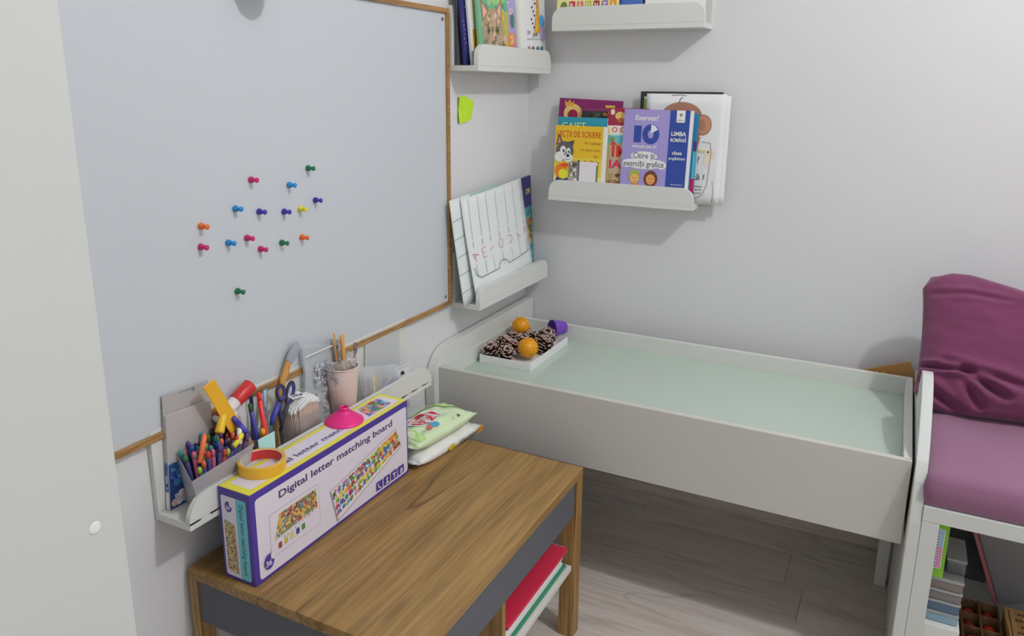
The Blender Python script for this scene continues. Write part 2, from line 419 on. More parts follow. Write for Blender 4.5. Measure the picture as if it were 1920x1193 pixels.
tag(MB().lathe([(.020, 0), (.030, .012), (.031, .050), (.026, .060), (0, .062)], Matrix.Translation((.0152, -1.046, 1.320)) @ Matrix.Rotation(PI/2, 4, 'Y'), 32).build('shadow_blocker', plain(120, 122, 124, .6)), 'round grey eraser on the top frame of the whiteboard, added above the view to cast an oval shadow', 'blocker')  # unseen block, added to cast the oval shadow on the board

# ------------------------------------------------------------------ wall ledges
def ledge(lab, loc, rz, L, depth=.085, bh=.137, lh=.058, rr=.03, lt_=.0125, bt=.0125):
    t = thing('wall_ledge', lab, 'shelf', pose(loc, rz), 'white wall ledges')
    MB().box((0, -bt, 0), (L, -.0005, bh)).build('back_panel', WHITE, t, bevel=.0008, local=True)
    MB().box((0, -depth, 0), (L, -bt-.0002, .0125)).build('shelf_board', WHITE, t, bevel=.0008, local=True)
    MB().prism(rrect(0, .01255, L, lh, rr, 8, (0, 0, 1, 1)), (-depth, -depth+lt_)).build('front_lip', WHITE, t, bevel=.0008, local=True)
    return t
RL = PI/2     # left wall: local X runs along +Y, local -Y faces +X
ledge('white wall ledge high on the left wall beside the whiteboard top corner', (0, -.432, 1.189), RL, .40, .083, .145, .06, .03)
ledge('white wall ledge on the back wall at the very top of the view', (.107, 0, 1.297), 0, .40, .085, .137, .059, .03)
ledge('white wall ledge on the back wall packed with workbooks', (.107, 0, .852), 0, .40, .085, .137, .056, .03)
ledge('white wall ledge low on the left wall holding big worksheets', (0, -.43, .618), RL, .40, .085, .137, .055, .03)
ledge('long white wall ledge above the wooden desk full of craft supplies', (0, -1.305, .498), RL, .665, .078, .147, .051, .04, .009, .010)

# ------------------------------------------------------------------ light table
ZT, ZBt = .496, .326
LX0, LX1, LY0, LY1 = .028, 1.0475, -.532, -.06
lt = thing('light_table', 'long white play table with deep front panel and frosted glass top', 'table', (0, LY1, 0))
rk = .014
FRONTP = mat('white_table_front', D(186, 184, 178, .78), .5, .35)
MB().box((LX0, LY0, ZBt), (LX1, LY0+rk, ZT)).build('front_panel', FRONTP, lt, bevel=.0008)
MB().box((LX0, LY1-rk, ZBt), (LX1, LY1, ZT)).build('rear_panel', WHITE, lt, bevel=.0008)
MB().box((LX1-rk, LY0+rk, ZBt), (LX1, LY1-rk, ZT)).build('end_panel', WHITE, lt, bevel=.0008)
MB().box((LX0+.0005, LY0+rk, ZBt), (LX0+.004, LY1-rk, ZT)).build('end_panel', WHITE, lt)
MB().box((LX0+.004, LY0+rk, ZBt+.01), (LX1-rk, LY1-rk, ZBt+.02)).build('base_panel', WHITE, lt)
GLASS = mat('frosted_glass', D(166, 180, 168, .70), .16, .5)
MB().box((LX0+.004, LY0+rk+.0005, .449), (LX1-rk-.0005, LY1-rk-.0005, .455)).build('glass_top', GLASS, lt, label='pale green frosted glass top')
prof = [(-.552, 0), (-.552, .455)]
for k in range(0, 9):
    a = PI+(-PI/2)*k/8; prof.append((-.472+.08*math.cos(a), .455+.083*math.sin(a)))
prof += [(-.01, .543), (-.005, .538), (-.005, 0)]
MB().prism(prof, (.003, .028), axis='x').build('side_panel', WHITE, lt, bevel=.001)
MB().box((1.022, -.17, 0), (1.047, -.13, ZBt)).build('leg', WHITE, lt, bevel=.001)

# ------------------------------------------------------------------ desk
dk = thing('desk', 'low oak children desk with dark grey aprons, in front of the left wall', 'desk', (0, -1.2646, 0))
X0, X1, Ya, Yb, H = .01, .452, -1.2646, -.6462, .39
MB().box((X0, Ya, H-.018), (X1, Yb, H)).build('desk_top', OAK_Y, dk, bevel=.0006, seg=1)
LGW = .017
MB().box((X0, Ya, 0), (X0+LGW, Ya+.03, H-.0185)).build('leg', OAK_Z, dk, bevel=.0006, seg=1)
MB().box((X1-.034, Ya, 0), (X1, Ya+LGW, H-.0185)).build('leg', OAK_Z, dk, bevel=.0006, seg=1)
MB().box((X0, Yb-.032, 0), (X0+LGW, Yb, H-.0185)).build('leg', OAK_Z, dk, bevel=.0006, seg=1)
MB().box((X1-.034, Yb-.032, 0), (X1, Yb, H-.0185)).build('leg', OAK_Z, dk, bevel=.0006, seg=1)
AZ = .294
MB().box((X0+LGW+.0005, Ya+.003, AZ), (X1-.035, Ya+.018, H-.019)).build('end_apron', GREY, dk, bevel=.0005, seg=1)
MB().box((X0+LGW+.0005, Yb-.02, AZ), (X1-.035, Yb-.005, H-.019)).build('end_apron', GREY, dk, bevel=.0005, seg=1)
MB().box((X1-.018, Ya+.018, AZ), (X1-.004, Yb-.033, H-.019)).build('front_apron', GREY, dk, bevel=.0005, seg=1)
MB().box((X0+.02, -.998, 0), (X1-.004, -.984, AZ-.0005)).build('divider', OAK_Z, dk, bevel=.0005, seg=1)
MB().box((X0+.02, -.983, .165), (X1-.006, Yb-.034, .177)).build('shelf_board', WHITE, dk, bevel=.0005, seg=1)

# ------------------------------------------------------------------ bench with mattress
bn = thing('bench', 'white bench seat with curved side panel at the right edge', 'bench', (1.07, -.02, 0))
pr = [(-.58, 0), (-.58, .36)]
for q in ((-.579, .40), (-.574, .44), (-.563, .474), (-.542, .506), (-.512, .532), (-.474, .555), (-.43, .578), (-.385, .594), (-.34, .603), (-.31, .600), (-.28, .565), (-.25, .515), (-.20, .500)): pr.append(q)
pr += [(-.01, .500), (-.01, 0)]
MB().prism(pr, (1.0525, 1.0725), axis='x').build('side_panel', WHITE2, bn, bevel=.0015)
MB().box((1.0728, -.58, .0), (1.101, -.562, .409)).build('front_stile', WHITE2, bn, bevel=.0008)
MB().box((1.0728, -.58, .4095), (1.9, -.562, .438)).build('front_rail', WHITE2, bn, bevel=.0008)
MB().box((1.0728, -.561, .412), (1.9, -.012, .428)).build('seat_board', WHITE2, bn)
MB().box((1.0728, -.561, .10), (1.9, -.012, .115)).build('bottom_board', WHITE2, bn)
MB().box((1.0728, -.026, .1155), (1.9, -.012, .4115)).build('back_board', plain(72, 68, 66, .7), bn)
MB().box((1.882, -.56, 0), (1.9, -.012, .0995)).build('side_foot', WHITE2, bn)
PUR = mat('purple_cotton', D(118, 60, 92, .86), .85, .2, bump=.35, bscale=700, var=.05, vscale=4, sheen=.25)
PUR2 = mat('mauve_cotton', D(140, 98, 124, .84), .85, .2, bump=.35, bscale=700, var=.05, vscale=4, sheen=.25)

def pad(x0, x1, y0, y1, z0, z1, r=.012, nz=.004):
    """soft block with a crowned, slightly wrinkled top"""
    bm = bmesh.new()
    nx, ny, nzz = 44, 30, 6
    mb = MB()
    def P(u, v, w):
        x = x0+(x1-x0)*u; y = y0+(y1-y0)*v; z = z0+(z1-z0)*w
        ed = min(u*(x1-x0), (1-u)*(x1-x0), v*(y1-y0), (1-v)*(y1-y0))
        dz = -max(0, (.03-ed))**2*9 if w > .5 else 0
        n = noise.noise(Vector((x*9, y*6, 2)))*nz + (noise.ridged_multi_fractal(Vector((x*5+y*4, y*3, .7)), .9, 2, 3, .9, 2)-1.0)*nz*.35
        bulge = math.sin(w*PI)*.006
        x += (u-.5)*2*bulge*(1 if u in (0, 1) else 0); y += (v-.5)*2*bulge*(1 if v in (0, 1) else 0)
        return Vector((x, y, z+(dz+n)*(w if w > .5 else 0)))
    mb.grid(lambda u, v: P(u, v, 1), nx, ny); mb.grid(lambda u, v: P(1-u, v, 0), nx, ny)
    mb.grid(lambda u, w_: P(u, 0, w_), nx, nzz); mb.grid(lambda u, w_: P(1-u, 1, w_), nx, nzz)
    mb.grid(lambda v, w_: P(0, 1-v, w_), ny, nzz); mb.grid(lambda v, w_: P(1, v, w_), ny, nzz)
    return mb
mt = pad(1.0745, 1.88, -.575, -.05, .440, .503).build('seat_mattress', PUR2, weld=True)
tag(mt, 'mauve cotton seat mattress lying on the white bench', 'mattress')

# big pillow leaning on the back wall
def pillow():
    mb = MB(); N = 72
    W, Hh, T = .46, .312, .110
    folds = [  # (p0, p1, depth, width) in u,v
        ((-.98, -.38), (-.55, -.42), .020, .035), ((-.60, -.40), (-.28, -.70), .022, .05), ((-.95, -.60), (-.62, -.95), .016, .05),
        ((-.75, -.30), (-.10, -.55), .014, .05), ((.0, .55), (.28, .25), .022, .05), ((.28, .25), (.30, -.35), .02, .07), ((-.1, .80), (.2, .60), .022, .05), ((-.60, -.52), (-.45, -.88), .014, .04),
        ((-.9, .62), (-.3, .66), .008, .04), ((.25, .9), (.6, .1), .016, .07)]
    def front(u, v, side):
        a, b = u*2-1, v*2-1
        # outline: corners pulled, edges slightly hollow, top sags to the right
        ex = 1-.05*(1-b*b)*abs(a)**6; ey = 1-.05*(1-a*a)*abs(b)**6
        x = a*W/2*ex; z = b*Hh/2*ey
        cr = (abs(a)**8+abs(b)**8)
        x -= math.copysign(.020, a)*max(0, abs(a)*abs(b)-.72)/.28; z -= math.copysign(.016, b)*max(0, abs(a)*abs(b)-.72)/.28
        th = T/2*(max(0, 1-abs(a)**3.2)**.55)*(max(0, 1-abs(b)**3.2)**.5)
        z += -.062*max(0, (a+.60))*max(0, b) - .018*math.exp(-((a-.12)/.12)**2)*max(0, b)
        d = 0
        for (p, q, dep, wd) in folds:
            pv = Vector((a-p[0], b-p[1])); ln = Vector((q[0]-p[0], q[1]-p[1])); t_ = max(0, min(1, pv.dot(ln)/ln.length_squared))
            dist = (pv-ln*t_).length; s_ = math.sin(PI*(.15+.7*t_))
            sd = pv.x*ln.y-pv.y*ln.x
            d += dep*s_*(-math.exp(-(dist/wd)**2)+.55*math.exp(-((dist-wd*1.6)/(wd*1.1))**2))
        n = .006*noise.noise(Vector((a*2.3, b*2.3, 4+side)))+.0025*noise.noise(Vector((a*7, b*7, 1+side)))
        k = min(1, th/(T*.18))
        y = side*(th+(d+n)*k)
        return Vector((x, y, z))
    mb.grid(lambda u, v: front(u, v, -1), N, N)
    mb.grid(lambda u, v: front(1-u, v, 1), N, N)
    return mb
M = Matrix.Translation((1.266, -.208, .643)) @ Matrix.Rotation(-.05, 4, 'Z') @ Matrix.Rotation(-.48, 4, 'X') @ Matrix.Rotation(-.05, 4, 'Y')
mbp = pillow(); mbp.v = [M @ v for v in mbp.v]
po = mbp.build('pillow', PUR, weld=True)
tag(po, 'large rumpled purple pillow leaning against the wall on the bench', 'pillow')

# orange patterned book wedged behind the play table
t = thing('picture_book', 'orange patterned booklet wedged between play table and wall, corner showing', 'book', pose((.962, -.034, .305), 0, .03, -.36))
MB().box((0, -.004, 0), (.15, 0, .178)).build('cover', plain(165, 125, 70, .5), t, local=True)
p = Print()
for k in range(26): p.ell(random.uniform(.01, .14), random.uniform(.09, .172), .007, .006, random.choice([D(190, 70, 40), D(215, 150, 50), D(90, 70, 40)]), 8)
p.build('cover_print', t, (0, -.004, 0), (1, 0, 0), (0, 0, 1))

# ------------------------------------------------------------------ books and sheets on the ledges
def book(name, lab, M, w_, h, t_, cover, pages=True, grp=None, cat='book', spine=None):
    t = thing(name, lab, cat, M, grp)
    c = plain(*cover, .38) if isinstance(cover, tuple) else cover
    MB().box((0, -t_, 0), (w_, -t_+.0006, h)).build('front_cover', c, t, local=True)
    MB().box((0, -.0006, 0), (w_, 0, h)).build('back_cover', c, t, local=True)
    MB().box((0, -t_+.00065, .001), (.0008, -.00065, h-.001)).build('spine', plain(*spine, .4) if spine else c, t, local=True)
    MB().box((.001, -t_+.0007, .0015), (w_-.0015, -.0007, h-.0015)).build('page_block', mat('paper_edges', D(205, 200, 190), .8), t, local=True)
    t['_t'] = t_
    return t
def sheet(name, lab, M, w_, h, col, cat='paper', t_=.0008, curl=0, grp=None):
    t = thing(name, lab, cat, M, grp)
    mb = MB()
    f = lambda u, v, o: Vector((u*w_, -o-curl*math.sin(u*PI)*.5-curl*(v-.5)**2, v*h))
    mb.grid(lambda u, v: f(u, v, t_), 14, 10); mb.grid(lambda u, v: f(1-u, v, 0), 14, 10)
    n = 14
    for e in (0, 1):
        mb.grid(lambda u, v: f(u, e, v*t_), 14, 1); mb.grid(lambda u, v: f(e, u, v*t_), 10, 1)
    mb.build('paper_sheet', plain(*col, .7), t, local=True, weld=True)
    return t
def cover(pr, t, th, name='cover_print', **k):
    return pr.build(name, t, (0, -th, 0), (1, 0, 0), (0, 0, 1), N=(0, -1, 0), **k)
WCOL = D(205, 205, 200); BLK = D(45, 42, 45); INK = D(60, 58, 60)
def scribble(p, x0, y0, x1, y1, cols, n, s=.008):
    for _ in range(n):
        cx, cy = random.uniform(x0+s, x1-s), random.uniform(y0+s, y1-s)
        p.ell(cx, cy, s*random.uniform(.5, 1), s*random.uniform(.4, .9), random.choice(cols), 7, random.uniform(0, PI), up=False)
def lines(p, x, y, w_, n, dy, h, c, rag=.3, seed=1):
    r = random.Random(seed)
    for i in range(n):
        xx = x+r.uniform(0, rag)*w_; yy = y-i*dy; end = x+w_
        p.L += 0
        while xx < end-.002:
            l = r.uniform(.002, .006); p.rect(xx, yy, min(xx+l, end), yy+h, c, up=False); xx += l+.0015

# --- back wall ledge: workbooks (base z = .852+.0125)
ZB_ = .8648
G = 'workbooks on the back wall ledge'
LN = .14
# tall purple book
t = book('workbook', 'tall magenta workbook with a gold crowned letter, leftmost at the back', pose((.100, -.040, ZB_), 0, .075, .035), .182, .262, .004, (118, 28, 85), grp=G)
p = Print()
p.rect(0, 0, .182, .262, D(112, 26, 82)); p.rect(0, .0, .182, .15, D(52, 62, 42)); p.rect(0, 0, .182, .03, D(165, 35, 85))
scribble(p, 0, .03, .182, .15, [D(40, 60, 40), D(60, 60, 110), D(160, 120, 70), D(80, 100, 140), D(110, 90, 50), D(60, 90, 60)], 90, .009)
p.ell(.042, .222, .027, .026, D(205, 165, 95), 22); p.ell(.042, .218, .015, .015, D(135, 20, 60), 18)
p.poly([(.018, .240), (.016, .258), (.024, .250), (.030, .260), (.036, .250), (.044, .256), (.042, .243)], D(190, 140, 60))
p.ell(.148, .236, .011, .014, D(200, 165, 60), 14); p.ell(.138, .246, .004, .004, D(200, 165, 60), 8); p.ell(.158, .246, .004, .004, D(200, 165, 60), 8)
p.ell(.145, .238, .002, .002, BLK, 6); p.ell(.152, .238, .002, .002, BLK, 6)
p.text('adă', .095, .228, .010, D(225, 205, 215), bold=.02); p.text('P', .076, .224, .009, D(225, 205, 215))
cover(p, t, .004)
# dark book behind
t = book('workbook', 'dark workbook with pale letters, only its top showing behind the turquoise one', pose((.183, -.049, ZB_), 0, .06, 0), .135, .237, .004, (42, 36, 36), grp=G)
p = Print(); scribble(p, .0, .19, .135, .235, [D(60, 80, 50), D(30, 25, 30), D(50, 40, 60), D(70, 60, 40)], 40, .008)
scribble(p, .055, .19, .125, .235, [D(170, 110, 40), D(150, 60, 40), D(190, 150, 60)], 22, .007)
p.text('POV', .025, .196, .012, D(215, 210, 205), bold=.03); p.rect(0, .228, .135, .237, D(110, 40, 80))
cover(p, t, .004)
# black and green folder, far right at the back
t = book('folder', 'black folder with a lime green panel, behind the ape picture', pose((.338, -.022, ZB_), 0, .015, 0), .212, .281, .005, (38, 38, 44), cat='folder', grp=None)
p = Print(); p.rect(.010, .1, .05, .268, D(205, 205, 200)); p.rect(.0105, .1, .045, .262, D(110, 165, 45)); cover(p, t, .005)
# ape sheet pack
t = sheet('worksheet', 'white worksheet with a big brown ape head drawing, behind the lilac workbook', pose((.358, -.037, ZB_), 0, .018, .0), .204, .276, (206, 204, 200), t_=.002)
p = Print()
cx, cy = .095, .170
BR = D(150, 105, 85); BR2 = D(165, 118, 92)
p.ell(.094, .222, .052, .034, BR, 24); p.rect(.044, .150, .143, .222, BR, r=.02); p.ell(.150, .200, .022, .026, D(95, 65, 50), 18); p.ell(.150, .200, .0205, .0245, BR2, 18); p.ell(.147, .200, .010, .014, BR, 12)
p.poly([(.10, .11), (.14, .14), (.146, .17), (.09, .17)], BR)
p.line([(.086, .254), (.088, .262), (.094, .268)], .002, BLK); p.line([(.066, .272), (.09, .2735), (.104, .271)], .0012, BLK)
p.ell(.172, .128, .014, .014, D(200, 185, 165), 12); p.ell(.166, .110, .009, .012, D(203, 190, 170), 12)
p.text('Alen', .138, .130, .012, D(185, 175, 75), bold=.01, width=.022); p.ell(.168, .133, .003, .0025, INK, 8)
p.text('?', .142, .104, .017, INK); p.text('tă ?', .134, .062, .014, BLK, bold=.01)
p.line([(.150, .158), (.172, .156), (.176, .13), (.170, .05), (.160, .024), (.145, .014), (.13, .014)], .001, INK)
lines(p, .136, .044, .022, 3, .0085, .002, INK, .1, 3)
p.line([(.186, .006), (.188, .03), (.184, .06)], .0008, INK); p.line([(.184, .012), (.190, .014)], .0008, INK)
cover(p, t, .002)
# second white sheet behind it, slightly to the right
t = sheet('worksheet', 'plain white sheet peeking out at the right behind the ape picture', pose((.372, -.030, ZB_), 0, .016, 0), .200, .272, (196, 195, 192), t_=.001)
# turquoise and pink booklet behind lilac
t = book('workbook', 'turquoise booklet with a pink foot, its right edge showing beside the lilac workbook', pose((.345, -.050, ZB_), 0, .045, .005), .153, .229, .005, (40, 120, 150), grp=G)
p = Print(); p.rect(.143, .0, .153, .066, D(175, 40, 85)); p.rect(.145, .135, .153, .160, D(90, 50, 110)); p.rect(.145, .066, .153, .135, D(70, 170, 185)); cover(p, t, .005)
# IM book
t = book('workbook', 'multicoloured workbook with red letters, between the yellow and lilac ones', pose((.263, -.062, ZB_), 0, .05, 0), .110, .238, .005, (168, 150, 120), grp=G)
p = Print()
p.rect(0, .19, .11, .238, D(135, 35, 60)); p.ell(.033, .218, .014, .011, D(200, 165, 90), 12); p.ell(.012, .228, .006, .008, D(205, 190, 170), 8); p.ell(.035, .207, .01, .006, D(160, 90, 40), 10)
p.rect(0, .165, .11, .193, D(200, 195, 180)); p.text('O CA', .012, .176, .013, D(190, 30, 70), bold=.03, width=.05)
p.rect(0, .148, .11, .168, D(90, 165, 170)); p.ell(.015, .157, .007, .007, D(110, 120, 60), 8)
p.text('ÎM', .010, .112, .030, D(185, 40, 35), bold=.05, width=.050); p.text('IAL', .010, .082, .022, D(180, 30, 70), bold=.05, width=.052)
scribble(p, 0, 0, .11, .078, [D(150, 130, 80), D(90, 60, 45), D(70, 80, 110), D(180, 165, 120), D(140, 90, 60)], 60, .009)
cover(p, t, .005)
# turquoise
t = book('workbook', 'turquoise workbook just behind the yellow puppy workbook', pose((.118, -.062, ZB_), 0, .05, .006), .156, .212, .004, (35, 130, 150), grp=G)
p = Print(); p.text('CAIET', .012, .182, .016, D(190, 205, 130), width=.07, bold=.02); p.rect(.142, .19, .144, .212, D(190, 205, 200)); p.rect(.143, .0, .156, .19, D(70, 120, 165)); p.rect(.148, .06, .156, .17, D(205, 210, 205)); cover(p, t, .004)
# yellow puppy
t = book('workbook', 'yellow workbook with a grey puppy in an orange shirt, leftmost in front', pose((.116, -.0715, ZB_), 0, .045, .008), .150, .190, .0035, (200, 170, 40), grp=G)
p = Print(); W_, H_ = .150, .190
for i in range(10): p.rect(0, H_-.10-.01*i, W_-.012, H_, tuple(a*(1-i/10)+b*i/10 for a, b in zip(D(205, 192, 90), D(200, 158, 30))), up=False) if False else None
p.rect(0, 0, W_, H_, D(205, 195, 120)); p.rect(0, .055, W_-.012, H_, D(203, 178, 60)); p.rect(0, .105, W_-.012, H_, D(202, 160, 32))
p.rect(W_-.012, 0, W_, H_, D(205, 205, 195))
p.text('LECȚII DE SCRIERE', .006, .160, .0155, D(165, 45, 30), width=.126, bold=.02)
p.text('în caiete', .086, .142, .0075, D(140, 65, 20), width=.046, bold=.02); p.text('cu litere mari', .076, .124, .0075, D(125, 90, 20), width=.056, bold=.01)
p.text('și', .115, .108, .0075, D(125, 90, 20), width=.010); p.text('pătrățele', .080, .090, .0105, D(165, 55, 20), width=.050, bold=.03)
_p0 = len(p.p)
p.rect(.078, 0, .130, .078, D(195, 192, 195), r=.004); p.rect(.072, 0, .078, .082, D(85, 80, 100)); p.rect(.126, 0, .131, .070, D(90, 100, 80))
p.rect(.046, .012, .074, .078, D(120, 115, 100)); scribble(p, .046, .012, .074, .078, [D(60, 55, 60), D(195, 195, 190), D(150, 145, 130)], 24, .006)
p.ell(.028, .022, .019, .020, D(48, 55, 105), 14)
p.ell(.024, .050, .018, .020, D(205, 110, 35), 14); p.ell(.031, .042, .014, .014, D(205, 190, 40), 12)
p.ell(.034, .066, .013, .006, D(195, 70, 30), 10)
p.poly([(.006, .118), (.014, .150), (.026, .128)], D(70, 62, 66)); p.poly([(.040, .128), (.060, .134), (.054, .108)], D(70, 62, 66)); p.poly([(.011, .122), (.015, .142), (.021, .128)], D(180, 130, 110))
p.ell(.033, .104, .026, .026, D(84, 78, 84), 18); p.ell(.018, .088, .014, .014, D(200, 198, 200), 12); p.ell(.044, .086, .014, .012, D(205, 203, 203), 12)
p.ell(.028, .106, .009, .012, D(205, 205, 205), 10); p.ell(.044, .104, .006, .009, D(205, 205, 205), 10); p.ell(.030, .104, .0035, .005, D(70, 90, 60), 8); p.ell(.045, .102, .003, .004, D(70, 90, 60), 8)
p.ell(.043, .092, .005, .0045, BLK, 8); p.line([(.036, .083), (.044, .080), (.051, .084)], .0012, BLK)
for k_ in range(_p0, len(p.p)): p.p[k_] = ([(a_-.003, b_+.018) for a_, b_ in p.p[k_][0]],)+p.p[k_][1:]
cover(p, t, .0035, clip=(0, 0, W_, H_))
# lilac 10
t = book('workbook', 'lilac workbook with a big blue ten and dark blue side band', pose((.3085, -.0715, ZB_), 0, .045, .010), .181, .237, .005, (132, 122, 176), grp=G)
p = Print(); W_, H_ = .181, .237
LIL = D(138, 128, 178); DB = D(40, 62, 135)
p.rect(0, 0, W_, H_, LIL); p.rect(.121, 0, .172, H_, DB); p.rect(.172, 0, W_, H_, D(205, 205, 210))
p.text('Exersez!', .030, .210, .0125, D(222, 220, 228), width=.062, bold=.04, shear=.15)
p.text('1', .029, .155, .040, DB, bold=.07, width=.020); p.ell(.074, .175, .0225, .0255, DB, 24); p.ell(.074, .175, .0075, .011, LIL, 16); p.poly([(.074, .177), (.074, .200), (.085, .196), (.092, .187)], D(222, 222, 230)); 
p.text('minute pe zi!', .026, .140, .008, D(215, 212, 226), width=.066, bold=.04, shear=.15)
WH = D(225, 224, 228)
for (cx, cy, rx, ry) in ((.060, .119, .036, .012), (.032, .1, .03, .011), (.06, .098, .045, .013), (.09, .1, .03, .011), (.014, .098, .012, .010), (.108, .097, .012, .010)): p.ell(cx, cy, rx, ry, WH, 16, up=False)
p.L += 1
p.text('Citire și', .060, .113, .0145, D(50, 50, 60), width=.058, bold=.01, centre=True); p.text('exerciții grafice', .060, .092, .0145, D(50, 50, 60), width=.108, bold=.01, centre=True)
_p0 = len(p.p)
# two children: heads and shoulders
p.rect(0, 0, .01, .01, LIL); p.ell(.040, .022, .013, .016, D(200, 115, 40), 12); p.ell(.038, .052, .015, .017, D(175, 140, 60), 14); p.poly([(.022, .064), (.026, .072), (.034, .068), (.04, .075), (.046, .067), (.053, .068), (.048, .05), (.028, .05)], D(140, 150, 70)); p.ell(.039, .048, .0115, .012, D(215, 155, 95), 12)
p.ell(.082, .020, .015, .016, D(105, 145, 180), 12); p.ell(.082, .050, .0185, .021, D(95, 55, 40), 16); p.ell(.082, .048, .012, .0135, D(205, 135, 75), 12)
for x in (.036, .043, .078, .086): p.ell(x, .049, .0012, .0016, BLK, 6)
p.line([(.036, .041), (.040, .0395), (.044, .041)], .0008, BLK); p.line([(.078, .041), (.082, .0395), (.086, .041)], .0008, BLK)
for k_ in range(_p0, len(p.p)): p.p[k_] = ([(a_, b_+.012) for a_, b_ in p.p[k_][0]],)+p.p[k_][1:]
p.rect(.138, .207, .160, .239, D(222, 222, 222), r=.003); p.ell(.149, .226, .004, .004, D(100, 125, 105), 8); p.text('EDITURA', .1405, .211, .003, D(50, 90, 70), width=.017, bold=.03)
p.text('LIMBA', .128, .174, .0105, WH, width=.038, bold=.06); p.text('ROMÂNĂ', .127, .159, .009, WH, width=.041, bold=.06)
p.text('clasa', .133, .127, .009, WH, width=.026, bold=.05); p.text('pregătitoare', .126, .114, .0075, WH, width=.042, bold=.03)
for k_, (yy, ww) in enumerate(((.050, .030), (.039, .026), (.029, .012), (.023, .030), (.012, .03))): lines(p, .166-ww, yy, ww, 1, .01, .0022, D(170, 180, 215), 0, k_)
cover(p, t, .005, clip=(0, 0, W_, H_))

# --- top ledge on the back wall
ZB2 = 1.297+.0127
G2 = 'books on the top ledge'
t = book('picture_book', 'cream book with a row of coloured letter blocks, left on the top ledge', pose((.112, -.066, ZB2), 0, .09, .01), .170, .235, .005, (206, 190, 130), grp=G2)
p = Print()
for i, (c, ch) in enumerate(zip([(95, 110, 50), (165, 45, 60), (190, 95, 90), (150, 160, 50), (130, 40, 35), (130, 105, 150), (195, 130, 40)], 'GRĂDNTA')):
    x = .012+i*.0225
    if i == 0: p.ell(x+.008, .048, .010, .014, D(*c), 12); p.text('P', x+.002, .036, .012, WCOL, bold=.04, width=.009)
    else: p.rect(x, .042, x+.017, .062, D(*c), r=.003); p.text(ch, x+.003, .045, .012, WCOL, bold=.05, width=.010)
scribble(p, .01, .066, .16, .12, [D(110, 60, 130), D(120, 40, 40), D(40, 40, 40), D(190, 150, 60)], 16, .010)
cover(p, t, .005)
t = book('picture_book', 'blue book with dark edge, middle of the top ledge', pose((.284, -.058, ZB2), 0, .075, 0), .082, .24, .006, (62, 92, 160), grp=G2)
p = Print(); p.rect(.060, 0, .070, .24, D(32, 30, 40)); p.rect(.070, 0, .082, .24, D(105, 125, 90)); p.rect(.0, 0, .004, .24, D(40, 60, 110)); cover(p, t, .006)
t = book('picture_book', 'white book with a golden brown drawing, right on the top ledge', pose((.352, -.066, ZB2), 0, .085, 0), .150, .245, .005, (206, 203, 195), grp=G2)
p = Print(); scribble(p, .055, .052, .135, .10, [D(195, 140, 55), D(170, 115, 45), D(205, 165, 90)], 40, .014); p.line([(.02, .07), (.04, .068)], .004, D(200, 140, 130)); cover(p, t, .005)

# --- high ledge on the left wall; local X = +y, base z
ZA = 1.189+.0127
G3 = 'books on the high left ledge'
t = book('picture_book', 'dark grey book deepest on the high left ledge', pose((.020, -.425, ZA), RL, .0, 0), .18, .24, .004, (72, 78, 88), grp=G3)
t = book('picture_book', 'navy book with small white stars, leftmost edge on the high left ledge', pose((.0345, -.418, ZA), RL, .02, -.12), .19, .25, .006, (38, 38, 98), grp=G3)
p = Print()
for k in range(24): p.ell(random.uniform(.004, .03), .01+k*.0098, .0016, .0016, D(170, 175, 210), 6)
cover(p, t, .006)
t = book('picture_book', 'white book with an orange block, second edge on the high left ledge', pose((.0445, -.402, ZA), RL, .025, -.12), .17, .25, .006, (206, 203, 212), grp=G3)
p = Print(); p.rect(.012, .035, .034, .080, D(200, 135, 25)); p.rect(.016, 0, .05, .033, D(50, 40, 30)); p.rect(.010, .10, .02, .2, D(205, 190, 160)); cover(p, t, .006)
t = book('picture_book', 'green book with a brown kitten portrait, on the high left ledge', pose((.0600, -.391, ZA), RL, .03, -.08), .150, .245, .006, (110, 150, 105), grp=G3)
p = Print()
p.rect(0, 0, .150, .245, D(95, 150, 120)); scribble(p, 0, 0, .15, .24, [D(120, 170, 120), D(150, 175, 80), D(70, 130, 110), D(170, 180, 110)], 90, .012)
p.rect(.09, .03, .15, .12, D(160, 150, 60)); scribble(p, .09, .03, .15, .12, [D(190, 150, 50), D(190, 140, 150), D(140, 160, 80)], 30, .009)
KT = [D(150, 128, 100), D(168, 148, 120), D(130, 108, 82), D(185, 170, 148), D(110, 90, 66)]
p.ell(.072, .02, .062, .05, KT[4], 18); p.ell(.070, .075, .052, .052, KT[0], 22)
p.poly([(.020, .095), (.014, .150), (.052, .122)], KT[2]); p.poly([(.086, .122), (.118, .150), (.118, .095)], KT[2]); p.poly([(.025, .105), (.021, .138), (.044, .120)], D(205, 150, 135)); p.poly([(.092, .120), (.112, .138), (.112, .105)], D(205, 150, 140))
scribble(p, .025, .03, .115, .12, KT, 90, .008)
p.L += 1
for x in (.048, .090): p.ell(x, .078, .009, .009, D(90, 100, 60), 12); p.ell(x, .078, .0045, .0065, BLK, 10); p.ell(x+.002, .081, .0015, .0015, WCOL, 6)
p.ell(.069, .058, .006, .004, D(190, 120, 110), 8); p.line([(.060, .046), (.069, .051), (.078, .046)], .0015, BLK)
p.ell(.066, .168, .028, .022, D(70, 150, 165), 14); p.poly([(.03, .15), (.045, .185), (.055, .15)], D(30, 90, 70))
for k in range(6): p.line([(.06-.004, .06-k*.002), (.03, .07-k*.006)], .0006, WCOL); p.line([(.08, .06-k*.002), (.112, .07-k*.006)], .0006, WCOL)
cover(p, t, .006, clip=(0, 0, .15, .245))
